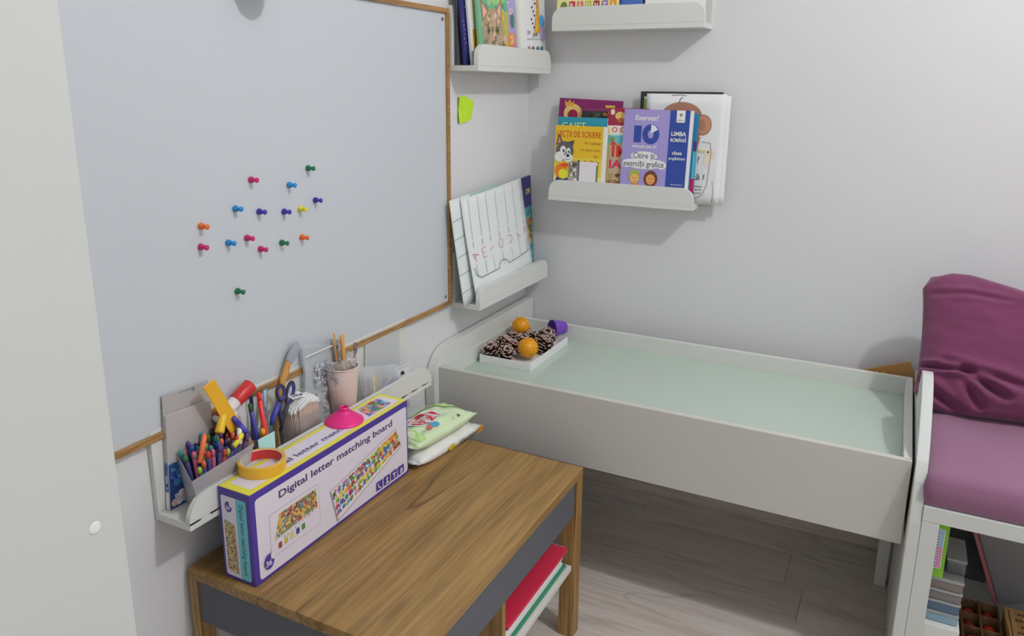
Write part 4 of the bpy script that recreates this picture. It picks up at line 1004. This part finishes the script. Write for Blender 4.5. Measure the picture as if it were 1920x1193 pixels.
# ------------------------------------------------------------------ big printed game box on the desk
BX0, BX1, BY0, BY1, BZ0, BZ1 = .0800, .1460, -1.2504, -.8339, .3903, .5483
t = thing('game_box', 'long white and purple matching board game box standing on the oak desk', 'box', (BX0, BY0, BZ0))
CARD = plain(64, 48, 128, .45)
MB().box((BX0, BY0, BZ0), (BX1, BY1, BZ1)).build('carton', CARD, t, bevel=.0012)
MB().box((BX0+.001, BY0+.001, BZ1+.0001), (BX1-.0004, BY1-.001, BZ1+.0007)).build('lid_flap', plain(196, 186, 70, .45), t)
PUR_ = D(64, 48, 128); LIL_ = D(190, 186, 196); YEL = D(196, 188, 68); CY = D(92, 165, 172)
L_, Hb = BY1-BY0, BZ1-BZ0
PALETTE = [D(150, 45, 45), D(190, 110, 45), D(195, 180, 60), D(70, 130, 70), D(50, 95, 150), D(110, 90, 150), D(185, 120, 140), D(95, 160, 185), D(60, 110, 60), D(205, 150, 50)]
def tiles(p, quad, nu, nv, s, seed, cols=PALETTE, holes=False):
    r = random.Random(seed); a, b, c, d = [Vector(q) for q in quad]
    for j in range(nv):
        for i in range(nu):
            u = (i+.5+r.uniform(-.12, .12))/nu; v = (j+.5+r.uniform(-.12, .12))/nv
            q = (a*(1-u)+b*u)*(1-v)+(d*(1-u)+c*u)*v
            k = r.random(); col = r.choice(cols)
            if k < .4: p.ell(q.x, q.y, s, s*.9, col, 9, up=False)
            elif k < .7: p.poly([(q.x-s, q.y-s*.7), (q.x+s*.7, q.y-s), (q.x+s, q.y+s*.8), (q.x-s*.5, q.y+s)], col, up=False)
            else: p.poly([(q.x-s, q.y-s), (q.x+s, q.y-s*.8), (q.x, q.y+s*1.1)], col, up=False)
    p.L += 1
def moon(p, cx, cy, r, txt):
    p.ell(cx, cy, r*.82, r*1.05, PUR_, 24); p.ell(cx+r*.75, cy+r*.62, r*.5, r*.62, LIL_, 18)
    p.text(txt, cx-r*.62, cy-r*.55, r*.75, D(208, 206, 212), bold=.04, width=r*1.0)
p = Print()
p.rect(.010, .006, L_-.004, Hb-.012, LIL_, r=.006)
p.text('Digital letter matching board', .060, .124, .0125, D(62, 46, 90), width=.305, bold=.055)
for x0, y0, x1, y1 in ((.036, .030, .152, .106),):
    p.poly(rrect(x0, y0, x1, y1, .006, 4), D(110, 105, 125)); p.poly(rrect(x0+.0006, y0+.0006, x1-.0006, y1-.0006, .0056, 4), LIL_)
p.poly([(.044, .056), (.147, .064), (.145, .100), (.058, .098)], D(176, 160, 120)); tiles(p, [(.046, .058), (.146, .066), (.144, .098), (.058, .098)], 18, 8, .0028, 4, [D(150, 60, 45), D(185, 140, 60), D(180, 165, 80), D(90, 120, 80), D(80, 110, 140), D(120, 80, 60), D(70, 60, 70), D(190, 150, 80)])
tiles(p, [(.062, .048), (.138, .060), (.138, .066), (.062, .056)], 9, 1, .0022, 8, [D(120, 130, 160), D(160, 160, 180)])
for i in range(5): p.rect(.052+i*.0135, .038+i*.001, .0595+i*.0135, .049+i*.001, [D(140, 60, 40), D(180, 150, 50), D(190, 175, 70), D(60, 60, 110), D(70, 120, 60)][i], r=.002)
# long board picture in perspective
q4 = [(.197, .018), (.388, .074), (.374, .110), (.182, .074)]
p.poly([(.1945, .009), (.392, .069), (.374, .115), (.179, .076)], D(150, 146, 155)); p.poly([(.197, .0125), (.390, .071), (.373, .113), (.181, .075)], D(196, 193, 197))
tiles(p, q4, 13, 1, .0001, 3)
a, b, c, d = [Vector(q) for q in q4]; r = random.Random(21)
for rowi, v in enumerate((.14, .36, .60, .84)):
    for i in range(16):
        u = (i+.5+r.uniform(-.2, .2))/16; q = (a*(1-u)+b*u)*(1-v)+(d*(1-u)+c*u)*v; s = r.uniform(.0046, .0064)
        base = [(110, 90, 150), (60, 110, 170), (95, 150, 195), (70, 130, 75), (185, 130, 150), (170, 60, 80), (50, 85, 150), (60, 130, 80), (150, 60, 90), (90, 150, 60), (150, 170, 60), (200, 180, 50), (205, 160, 45), (195, 110, 40), (150, 50, 45), (60, 100, 60)][(i+rowi*5) % 16]
        if r.random() < .6: p.ell(q.x, q.y, s, s*.95, D(*base), 10, up=False)
        else: p.poly([(q.x-s, q.y-s*.8), (q.x+s, q.y-s*.5), (q.x+s*.7, q.y+s), (q.x-s*.8, q.y+s*.7)], D(*base), up=False)
for rowi, v in enumerate((.10, .30, .52, .74, .92)):
    for i in range(30):
        u = (i+r.random())/30; q = (a*(1-u)+b*u)*(1-v)+(d*(1-u)+c*u)*v
        col = D(*[(98, 80, 140), (70, 120, 175), (60, 120, 75), (170, 95, 120), (150, 50, 60), (80, 130, 60), (190, 175, 60), (200, 140, 50), (190, 105, 45), (140, 50, 45)][min(9, int(u*7+r.random()*4))])
        sz = r.uniform(.0018, .0040)
        p.poly([(q.x+sz*r.uniform(.6, 1.2)*math.cos(g*PI/3), q.y+sz*r.uniform(.6, 1.2)*math.sin(g*PI/3)) for g in range(6)], col, up=False)
p.L += 1
for i in range(4):
    x = .308+i*.0235; p.rect(x, .0115, x+.019, .0295, PUR_, r=.0012, up=False)
p.L += 1
for i in range(4):
    x = .308+i*.0235
    if i == 0: p.line([(x+.004, .026), (x+.007, .017), (x+.014, .015)], .0022, LIL_)
    if i == 1: p.ell(x+.0095, .0235, .003, .003, LIL_, 8); p.poly([(x+.004, .014), (x+.015, .014), (x+.0095, .021)], LIL_)
    if i == 2: p.rect(x+.004, .022, x+.015, .025, LIL_); p.rect(x+.008, .014, x+.011, .022, LIL_)
    if i == 3: p.poly([(x+.005, .014), (x+.014, .014), (x+.014, .020), (x+.010, .026), (x+.005, .020)], LIL_); p.ell(x+.0095, .018, .002, .002, PUR_, 6)
moon(p, .029, .030, .0125, '36')
p.build('front_print', t, (BX1, BY0, BZ0), (0, 1, 0), (0, 0, 1), local=False)
# near end
p = Print(); Wd = BX1-BX0
p.rect(.005, .006, .058, Hb-.012, LIL_, r=.004); p.rect(.036, .006, .058, Hb-.012, CY, r=.004); p.rect(.036, .010, .044, Hb-.016, CY)
p.text('Digital letter matching board', .0435, Hb-.020, .0085, D(40, 70, 100), width=.122, bold=.02, rot=-PI/2)
moon(p, .020, Hb-.030, .0088, '36')
p.poly([(.009, .016), (.033, .012), (.031, .098), (.009, .104)], D(168, 152, 118)); tiles(p, [(.010, .018), (.032, .014), (.030, .098), (.010, .104)], 6, 18, .0020, 12, [D(150, 70, 50), D(150, 130, 90), D(180, 150, 80), D(110, 120, 80), D(100, 105, 120), D(80, 65, 55), D(185, 165, 130)])
p.build('end_print', t, (BX0, BY0, BZ0), (1, 0, 0), (0, 0, 1), local=False)
# top
p = Print()
p.rect(.0, .0, L_-.003, Wd-.0015, YEL); p.rect(.014, .010, L_-.012, Wd-.010, LIL_, r=.002)
p.text('Digital letter matching', .055, .022, .0120, D(62, 46, 90), width=.235, bold=.05)
tiles(p, [(.315, .016), (.385, .016), (.390, .054), (.330, .054)], 10, 5, .0052, 17)
p.build('top_print', t, (BX1-.0006, BY0+.001, BZ1+.0007), (0, 1, 0), (-1, 0, 0), local=False)

# tape
tc = Vector((.1020, -1.178, BZ1+.0012))
t = thing('adhesive_tape_roll', 'roll of amber sticky tape lying flat on the near end of the game box', 'tape', tc)
AMB = mat('amber_tape', D(196, 152, 42), .3, sub=.15)
MB().shell([(.0337, 0), (.0375, 0), (.0378, .001), (.0378, .0175), (.0375, .0185), (.0337, .0185), (.0337, 0)], Matrix.Translation(tc), 56).build('tape_layers', AMB, t)
MB().shell([(.0322, .0003), (.0335, .0003), (.0335, .0188), (.0322, .0188), (.0322, .0003)], Matrix.Translation(tc), 56).build('core', plain(190, 176, 150, .5), t)
mb = MB(); mr = MB()
for k in range(56):
    a0, a1 = 2*PI*k/56, 2*PI*(k+1)/56
    f = lambda a, z: tc+Vector((.0320*math.cos(a), .0320*math.sin(a), z))
    red = math.radians(20) < a0 < math.radians(170)
    (mr if red else mb).add([f(a0, .0015), f(a1, .0015), f(a1, .0175), f(a0, .0175)], [(3, 2, 1, 0)], True)
mr.build('core_label', plain(175, 45, 48, .35), t, label='red printed band inside the tape core', recalc=False)
mb.build('core_label', plain(204, 202, 205, .4), t, label='white printed band inside the tape core', recalc=False)
# funnel
fc = Vector((.1020, -.972, BZ1+.0012))
t = thing('funnel', 'hot pink plastic funnel resting upside down on the game box', 'funnel', fc)
HP = mat('hot_pink_plastic', D(226, 36, 112), .32, .5, sub=.1)
MB().shell([(.0330, .0), (.0355, 0), (.0360, .0012), (.0356, .003), (.0335, .0045), (.0300, .0075), (.0180, .0160), (.0115, .0205), (.0105, .0225), (.0085, .0228), (.0080, .0205), (.0165, .0140), (.0300, .0045), (.0330, 0)], Matrix.Translation(fc), 48).build('cone', HP, t)
MB().shell([(.0080, .0222), (.0098, .0222), (.0085, .0285), (.0070, .0285), (.0080, .0222)], Matrix.Translation(fc), 32).build('spout', HP, t)

# wipes packs
def pack(lab, c, hx, hy, z0, hz, rz, colA, name='wet_wipes_pack', seed=1, crimp=.012, pw=2.6):
    t = thing(name, lab, 'pack', Matrix.Translation((c[0], c[1], z0)) @ Matrix.Rotation(rz, 4, 'Z'))
    mb = MB()
    def P(u, v, s):
        a, b = u*2-1, v*2-1
        e = (max(0, 1-abs(a)**pw)**.5)*(max(0, 1-abs(b)**4)**.45)
        n = noise.noise(Vector((a*2.5, b*3.5, seed)))*.006+noise.ridged_multi_fractal(Vector((a*1.8, b*3.0, seed*3.1)), 1, 2, 3, .9, 2)*.0015
        x = a*hx*(1-.06*abs(b)**3)+noise.noise(Vector((b*3, seed, 0)))*.003*abs(a); y = b*hy
        z = hz*.42+s*(hz*.5*e+(n*e if s > 0 else 0))
        if s < 0: z = max(.0, hz*.42-hz*.42*min(1, e*1.6))
        return Vector((x, y, z))
    mb.grid(lambda u, v: P(u, v, 1), 36, 48); mb.grid(lambda u, v: P(1-u, v, -1), 36, 48)
    mb.build('pack_body', mat('film_%d_%d_%d' % colA, D(*colA), .35, .5, bump=.4, bscale=45), t, local=True, weld=True)
    for s in (-1, 1):
        m2 = MB()
        for (o, fl) in ((.0006, 1), (-.0006, 0)):
            m2.grid((lambda o, fl: lambda u, v: Vector((((u if fl else 1-u)*2-1)*hx*.94, s*(hy-.002+crimp*v), hz*.42+o+.0012*math.sin(u*26)+.002*v*math.sin((u if fl else 1-u)*7))))(o, fl), 30, 3)
        m2.build('crimped_end', mat('film_%d_%d_%d' % colA, D(*colA), .35, .5, bump=.4, bscale=45), t, local=True, recalc=False)
    return t, P
def drape(p, name, t, P, o, U, V, base=.0008, label=None, hx=1, hy=1):
    """lay a print on the curved top of a pack: print u,v are pack x,y"""
    ob = p.build(name, t, (0, 0, 0), (1, 0, 0), (0, 1, 0), N=(0, 0, 1), base=0, label=label)
    bm = bmesh.new(); bm.from_mesh(ob.data)
    bmesh.ops.triangulate(bm, faces=bm.faces)
    for _ in range(4):
        es = [e for e in bm.edges if e.calc_length() > .008]
        if es: bmesh.ops.subdivide_edges(bm, edges=es, cuts=1)
    for v in bm.verts:
        z = v.co.z
        u_, v_ = (v.co.x/hx+1)/2, (v.co.y/hy+1)/2
        v.co.z = P(min(max(u_, 0), 1), min(max(v_, 0), 1), 1).z+base+z*3
    bm.to_mesh(ob.data); bm.free()
    return ob
t, P = pack('white wipes pack with black script and orange end, under the green one', (.126, -.706), .052, .104, .3905, .032, -.10, (202, 202, 192), seed=4.2)
p = Print(); pr_ = Print()
p.text('Klanf für', .006, .004, .013, D(52, 50, 52), width=.06, bold=.02, shear=.25); p.ell(-.022, .012, .010, .008, D(200, 175, 45), 14)
p.rect(.074, .002, .094, .022, D(205, 130, 50), r=.004)
ob = p.build('side_print', t, (.0515, .012, .004), (0, 1, 0), (.25, 0, .97), local=True, base=.0015)
t, P = pack('green and white wet wipes pack with red lid label on the desk', (.118, -.712), .054, .098, .4235, .034, -.10, (180, 196, 160), seed=1.7)
p = Print(); GN = D(158, 192, 118)
p.poly([(-.050, -.090), (-.020, -.094), (.045, -.088), (.050, -.070), (.02, -.066), (-.02, -.058), (-.05, -.045)], GN)
p.poly([(-.050, .030), (-.03, .050), (-.008, .072), (.006, .092), (-.05, .092)], GN); p.poly([(-.05, -.04), (-.044, -.04), (-.04, .03), (-.05, .04)], GN)
p.line([(-.034, -.048), (-.044, -.02), (-.042, .012), (-.030, .044), (-.012, .070), (.004, .086)], .0022, D(70, 95, 60))
def lid(s, c): p.poly([(-.006+a*s*.024, -.012+b*s*.038) for a, b in [(math.copysign(abs(math.cos(k*PI/12))**.6, math.cos(k*PI/12)), math.copysign(abs(math.sin(k*PI/12))**.8, math.sin(k*PI/12))) for k in range(24)]], c)
lid(1.16, D(206, 206, 196)); lid(1.0, D(178, 30, 48))
p.text('sneck', -.002, -.036, .012, D(212, 205, 200), width=.045, bold=.03, rot=PI/2)
p.ell(.030, -.036, .006, .012, D(170, 90, 80), 12, rot=.2); p.ell(.030, -.020, .007, .013, D(60, 140, 175), 12, rot=-.2)
p.text('CC', .034, -.062, .006, INK, rot=PI/2); p.ell(.040, .052, .004, .004, D(70, 100, 60), 8); p.text('0', .043, .03, .007, D(110, 130, 100), rot=PI/2)
drape(p, 'top_print', t, P, None, None, None, hx=.054, hy=.098)

# white folded carton behind the wipes
t = thing('folded_carton', 'small white folded carton behind the green wipes pack', 'carton', (.045, -.73, .3905))
MB().box((.014, -.800, .3905), (.058, -.700, .436)).build('carton_body', WHITE2, t, bevel=.0008)
MB().add([(.020, -.800, .4365), (.062, -.800, .4365), (.074, -.655, .452), (.030, -.675, .447), (.020, -.800, .4375), (.062, -.800, .4375), (.074, -.655, .453), (.030, -.675, .448)],
         [(3, 2, 1, 0), (4, 5, 6, 7), (0, 1, 5, 4), (1, 2, 6, 5), (2, 3, 7, 6), (3, 0, 4, 7)]).build('open_flap', WHITE2, t)

# ------------------------------------------------------------------ folders under the desk
def flat(name, lab, cat, a, b, col, rz=0, tilt=0, M=None):
    t = thing(name, lab, cat, Matrix.Translation(a) @ Matrix.Rotation(rz, 4, 'Z') @ Matrix.Rotation(tilt, 4, 'X'))
    return t
t = thing('folder', 'green plastic folder at the bottom of the pile under the desk', 'folder', (.13, -.965, .1775))
MB().box((.13, -.965, .1775), (.438, -.69, .1835)).build('folder_cover', plain(40, 115, 85, .35), t, bevel=.001)
t = thing('paper_pile', 'pile of white papers between green and red folders under the desk', 'paper', (.14, -.96, .184))
for k in range(7):
    MB().box((.14+.003*math.sin(k*2.3), -.96+.004*math.sin(k*1.7), .184+k*.0052), (.432+.004*math.sin(k*3.1), -.70+.004*math.cos(k*2.2), .184+k*.0052+.0048)).build('paper_wad', plain(198, 200, 196, .7), t)
t = thing('booklet', 'blue and white booklet under the red folder in the desk', 'booklet', (.2, -.955, .221))
MB().box((.2, -.955, .2208), (.428, -.76, .2248)).build('booklet_cover', plain(80, 120, 165, .4), t, bevel=.0006)
t = thing('folder', 'crimson red folder on top of the pile under the desk', 'folder', (.12, -.97, .2252))
MB().box((.12, -.972, .2252), (.446, -.702, .2315)).build('folder_cover', plain(176, 38, 62, .45), t, bevel=.001)
MB().box((.12, -.700, .2262), (.440, -.6995, .2305)).build('page_edges', plain(205, 200, 200, .7), t)
t = thing('storage_bin', 'clear plastic bin standing on the floor under the near half of the desk', 'bin', (.2, -1.1, 0))
for a, b in (((.06, -1.20, .0), (.36, -1.198, .24)), ((.06, -1.02, 0), (.36, -1.018, .24)), ((.06, -1.198, 0), (.062, -1.02, .24)), ((.358, -1.198, 0), (.36, -1.02, .24)), ((.062, -1.198, 0), (.358, -1.02, .002))):
    MB().box(a, b).build('bin_wall', CLR, t)

# ------------------------------------------------------------------ tray of cones on the light table
TX0, TX1, TY0, TY1, TZ = .045, .192, -.362, -.122, .4553
t = thing('tray', 'shallow white cardboard tray on the frosted glass, holding pine cones', 'tray', (TX0, TY0, TZ))
TW = plain(200, 200, 196, .6)
MB().box((TX0, TY0, TZ), (TX1, TY1, TZ+.0015)).build('tray_floor', TW, t)
for a, b in (((TX0, TY0, TZ+.0016), (TX1, TY0+.0025, TZ+.022)), ((TX0, TY1-.0025, TZ+.0016), (TX1, TY1, TZ+.022)), ((TX0, TY0+.0026, TZ+.0016), (TX0+.0025, TY1-.0026, TZ+.022)), ((TX1-.0025, TY0+.0026, TZ+.0016), (TX1, TY1-.0026, TZ+.022))):
    MB().box(a, b).build('tray_wall', TW, t, bevel=.0005, seg=1)
CONE = mat('cone_scales', D(70, 48, 42, .62), .6, .3, var=.35, vscale=70); CTIP = mat('cone_tips', D(178, 156, 146, .62), .55, .3, var=.3, vscale=90); CDARK = mat('cone_core', D(34, 24, 22), .8)
def cone(lab, c, axis, Rr, Hc, seed, openn=1.0):
    r = random.Random(seed); ax = Vector(axis).normalized()
    M = Matrix.Translation(c) @ ax.to_track_quat('Z', 'Y').to_matrix().to_4x4()
    t = thing('pine_cone', lab, 'pine cone', M, 'pine cones in the tray')
    MB().lathe([(.002, -Hc*.5), (Rr*.45, -Hc*.3), (Rr*.42, Hc*.05), (Rr*.2, Hc*.4), (0, Hc*.5)], None, 10).build('core', CDARK, t, local=True)
    sc = MB(); tp = MB(); N = 96
    for k in range(N):
        f = (k+.5)/N; z = -Hc*.46+Hc*.92*f; a = k*2.39996+r.uniform(-.12, .12)
        rad = Rr*(math.sin(PI*(.16+.80*f))**.75)
        el = (.15+1.0*f)*openn+r.uniform(-.25, .25)
        d = Vector((math.cos(a)*math.cos(el), math.sin(a)*math.cos(el), math.sin(el))); sd = Vector((-math.sin(a), math.cos(a), 0)); nn = d.cross(sd)
        b0 = Vector((math.cos(a)*Rr*.2, math.sin(a)*Rr*.2, z-.002)); L_ = max(.004, rad*r.uniform(.75, 1.0)); w1 = Rr*.10; w2 = Rr*r.uniform(.13, .19)
        e = b0+d*L_
        vs = [b0-sd*w1+nn*.0006, b0+sd*w1+nn*.0006, e+sd*w2+nn*.0009, e-sd*w2+nn*.0009, b0-sd*w1-nn*.0006, b0+sd*w1-nn*.0006, e+sd*w2-nn*.0009, e-sd*w2-nn*.0009]
        sc.add(vs, [(0, 1, 2, 3), (7, 6, 5, 4), (0, 4, 5, 1), (1, 5, 6, 2), (2, 6, 7, 3), (3, 7, 4, 0)])
        e2 = e+d*Rr*.07
        vs = [e-sd*w2+nn*.0011, e+sd*w2+nn*.0011, e2+sd*w2*.5+nn*.0006, e2-sd*w2*.5+nn*.0006, e-sd*w2-nn*.0011, e+sd*w2-nn*.0011, e2+sd*w2*.5-nn*.0006, e2-sd*w2*.5-nn*.0006]
        tp.add(vs, [(0, 1, 2, 3), (7, 6, 5, 4), (0, 4, 5, 1), (1, 5, 6, 2), (2, 6, 7, 3), (3, 7, 4, 0)])
    sc.build('scales', CONE, t, local=True, kind='stuff'); tp.build('scale_tips', CTIP, t, local=True, kind='stuff')
b = TZ+.0016
for i, (lab, x, y, z, ax, rr, hh) in enumerate([
    ('pine cone at the near left corner of the tray, scales wide open', .068, -.334, b+.020, (-.2, -.3, 1), .0225, .036),
    ('pine cone in the middle of the near tray edge', .110, -.335, b+.018, (.3, -.2, 1), .021, .034),
    ('pine cone left of the front orange ball', .098, -.292, b+.022, (.1, .2, 1), .022, .036),
    ('pine cone at the left tray edge under the rear ball', .068, -.268, b+.020, (.0, .3, 1), .022, .036),
    ('pine cone between the two orange balls', .108, -.240, b+.021, (.2, 0, 1), .022, .038),
    ('pine cone behind the front orange ball by the right tray wall', .165, -.222, b+.020, (.3, .1, 1), .0225, .038),
    ('reddish pine cone lying in front of the purple cup', .150, -.176, b+.024, (.25, -.2, 1), .024, .040),
    ('pine cone beneath the rear orange ball', .068, -.215, b+.018, (-.1, .1, 1), .021, .032),
    ('pine cone in the middle of the far tray edge', .108, -.190, b+.020, (.0, .1, 1), .021, .034),
    ('pine cone at the far left corner of the tray', .072, -.155, b+.018, (.0, .2, 1), .021, .032)]):
    cone(lab, (x, y, z+.003), ax, rr*1.10, hh*1.15, i+1)
ORG = mat('amber_rubber', D(212, 138, 20), .28, .5, sub=.35)
def spiky(lab, c, R_):
    t = thing('spiky_ball', lab, 'ball', c)
    mb = MB(); mb.lathe([(R_*math.sin(PI*k/14) if 0 < k < 14 else 0, -R_*math.cos(PI*k/14)) for k in range(15)], Matrix.Translation(c), 24); mb.build('ball_body', ORG, t, weld=True)
    sp = MB(); N = 170
    for k in range(N):
        z = 1-2*(k+.5)/N; rr = math.sqrt(1-z*z); a = k*2.39996; d = Vector((rr*math.cos(a), rr*math.sin(a), z))
        sp.rod(Vector(c)+d*R_*.97, Vector(c)+d*(R_*1.13), R_*.065, R_*.015, 5, sm=False)
    sp.build('spikes', ORG, t, kind='stuff')
spiky('spiky amber ball nearer the front corner of the tray', (.150, -.289, .4905), .0255)
spiky('spiky amber ball resting on cones toward the back of the tray', (.076, -.183, .510), .0235)
pc = Vector((.158, -.122, .4985)); axp = Vector((-.55, -.80, .05)).normalized()
Mp = Matrix.Translation(pc) @ axp.to_track_quat('Z', 'Y').to_matrix().to_4x4()
t = thing('toy_cup', 'small purple plastic cup tipped over a cone at the back of the tray', 'cup', Mp)
MB().shell([(.0002, -.026), (.0165, -.026), (.0190, -.018), (.0235, .012), (.0248, .013), (.0248, .0155), (.0228, .0155), (.0180, -.016), (.0002, -.0235)], None, 32).build('cup_body', mat('purple_plastic', D(98, 58, 160), .35, sub=.1), t, local=True)

# ------------------------------------------------------------------ toys under the bench
ZS = .1155
t = thing('storage_box', 'low white storage box under the bench beneath the container stack', 'box', (1.11, -.4, ZS))
MB().box((1.0740, -.557, ZS), (1.160, -.25, .194)).build('box_body', WHITE, t, bevel=.0015)
def cont(lab, a, b, col, op=.75):
    t = thing('food_container', lab, 'container', ((a[0]+b[0])/2, (a[1]+b[1])/2, a[2]), 'clear containers stacked under the bench')
    MB().box(a, (b[0], b[1], b[2]-.005)).build('container_base', clear('cont_%d_%d_%d' % col, D(*col, .7), op, .25), t, bevel=.003)
    MB().box((a[0]-.001, a[1]-.001, b[2]-.0048), (b[0]+.001, b[1]+.001, b[2]-.0003)).build('lid', clear('cont_lid', (.55, .56, .56), .6, .3), t, bevel=.001)
zz = .1945
for i, (lab, c) in enumerate((('pale blue filled container, lowest of the stack under the bench', (135, 165, 180)), ('slate blue container, second from the bottom of the stack', (85, 105, 130)), ('grey clear container, third from the bottom of the stack', (120, 118, 118)), ('brownish clear container, top of the stack under the green box', (125, 115, 108)))):
    cont(lab, (1.092, -.545, zz), (1.156, -.44, zz+.0225), c); zz += .0228
cont('grey container behind the green toy box, standing on the stack', (1.127, -.52, zz), (1.158, -.44, zz+.030), (105, 105, 108)); 
t = thing('toy_box', 'narrow lime green box with purple and pink lettering, under the bench', 'box', (1.093, -.545, zz))
MB().box((1.0935, -.545, zz), (1.121, -.525, .4085)).build('carton', plain(112, 168, 40, .5), t, bevel=.0006)
p = Print(); random.seed(2)
p.rect(.006, .018, .0215, .098, D(205, 200, 210), r=.002)
for k in range(13):
    p.rect(.0075, .020+k*.0060, .0120, .0245+k*.0060, D(90, 70, 150), up=False)
    c = D(110, 165, 200) if k > 6 else D(200, 90, 150)
    p.rect(.0130, .020+k*.0060, .0200, .0250+k*.0060, c, r=.001, up=False)
p.L += 1
for k in range(13): p.ell(.0165, .0225+k*.0060, .0015, .0011, D(215, 205, 220), 6, up=False); p.ell(.0098, .0223+k*.0060, .0008, .0011, D(205, 200, 215), 6, up=False)
p.build('carton_print', t, (1.0935, -.545, zz), (1, 0, 0), (0, 0, 1), local=False)
# bead organiser
t = thing('bead_organiser', 'wooden compartment tray with red pieces under the bench', 'tray', (1.21, -.45, ZS))
DW = wood('dark_tray_wood', D(120, 90, 60), D(85, 60, 40), 'Y', 3, crack=False)
ox0, ox1, oy0, oy1, oz = 1.172, 1.240, -.555, -.375, ZS
MB().box((ox0, oy0, oz), (ox1, oy1, oz+.003)).build('tray_floor', DW, t)
for k in range(3):
    x = ox0+(ox1-ox0-.003)*k/2; MB().box((x, oy0, oz+.0031), (x+.003, oy1, oz+.040)).build('divider', DW, t)
for k in range(5):
    y = oy0+(oy1-oy0-.003)*k/4
    for j in range(2):
        x = ox0+(ox1-ox0-.003)*j/2; MB().box((x+.0031, y, oz+.0031), (x+(ox1-ox0-.003)/2-.0001, y+.003, oz+.038)).build('divider', DW, t)
random.seed(8)
for k in range(4):
    for j in range(2):
        cxp = ox0+.0165+j*.0325+.001; cyp = oy0+.024+k*.0443
        o = MB().lathe([(0, 0), (.010, .002), (.0125, .012), (.010, .024), (0, .028)], Matrix.Translation((cxp, cyp, oz+.0035)) @ Matrix.Rotation(random.uniform(-.15, .15), 4, 'X'), 12).build('toy_piece', plain(*[(185, 45, 38), (150, 35, 38), (120, 40, 40)][(j+k) % 3], .25))
        tag(o, ['glossy red', 'deep crimson', 'dark maroon'][(j+k) % 3]+' toy piece, '+['front', 'second', 'third', 'rear'][k]+' row '+['left', 'right'][j]+' compartment of the wooden tray', 'toy', 'red pieces in the wooden tray')
# wooden box
t = thing('wooden_box', 'light wooden box with dark burnt marks at the right edge under the bench', 'box', (1.29, -.45, ZS))
LW = wood('light_box_wood', D(176, 140, 88), D(160, 122, 72), 'Y', 2, crack=False)
MB().box((1.248, -.555, ZS), (1.335, -.385, ZS+.040)).build('box_body', LW, t, bevel=.001)
MB().box((1.2475, -.5555, ZS+.0405), (1.3355, -.3845, ZS+.049)).build('lid', LW, t, bevel=.001)
p = Print()
for k in range(7): lines(p, .014, .150-k*.020, .03, 1, .01, .006, D(85, 55, 30), .3, k)
p.line([(.007, .01), (.007, .16)], .002, D(80, 55, 35)); p.build('burnt_marks', t, (1.2475, -.5555, ZS+.049), (1, 0, 0), (0, 1, 0), local=False)
# tall case with pink edge
t = thing('plastic_case', 'tall clear plastic case with a pink left edge under the bench', 'case', pose((1.245, -.340, ZS), 0, .0, -.36))
MB().box((.008, .0, .02), (.12, .05, .235)).build('case_body', clear('case_grey', (.32, .31, .33), .75, .3), t, local=True, bevel=.003)
MB().box((0, -.002, .02), (.0075, .052, .235)).build('case_edge', plain(150, 88, 96, .4), t, local=True, bevel=.001)
t = thing('storage_basket', 'dark basket of small toys at the back under the bench', 'basket', (1.15, -.2, ZS))
DK_ = mat('dark_basket', D(70, 68, 70), .7, var=.3, vscale=30)
MB().box((1.085, -.235, ZS), (1.235, -.06, .26)).build('basket_body', DK_, t, bevel=.003)
random.seed(4)
for k, (x, y, s, c) in enumerate(((1.112, -.19, .030, (120, 110, 112)), (1.17, -.18, .034, (128, 122, 124)), (1.135, -.12, .03, (90, 95, 92)), (1.20, -.12, .028, (70, 85, 60)))):
    Mx = Matrix.Translation((x, y, .262+s*.62)) @ Matrix.Rotation(.5*k, 4, 'Z') @ Matrix.Rotation(.12*k, 4, 'X')
    tt = thing('toy_bag', ['grey drawstring pouch at the left of the dark basket', 'pale grey pouch in the middle of the dark basket', 'dull green grey pouch at the back of the basket', 'olive pouch at the right of the dark basket'][k], 'pouch', Mx)
    MB().lathe([(0, -s*.6), (s*.8, -s*.5), (s, -.1*s), (s*.8, .4*s), (s*.3, .8*s), (s*.35, s), (0, s)], None, 14).build('pouch_body', plain(*c, .7), tt, local=True)
    MB().tube([(s*.32*math.cos(2*PI*q/12), s*.32*math.sin(2*PI*q/12), .82*s) for q in range(12)], .0022, 6, True).build('drawstring', plain(170, 50, 55, .5), tt, local=True)
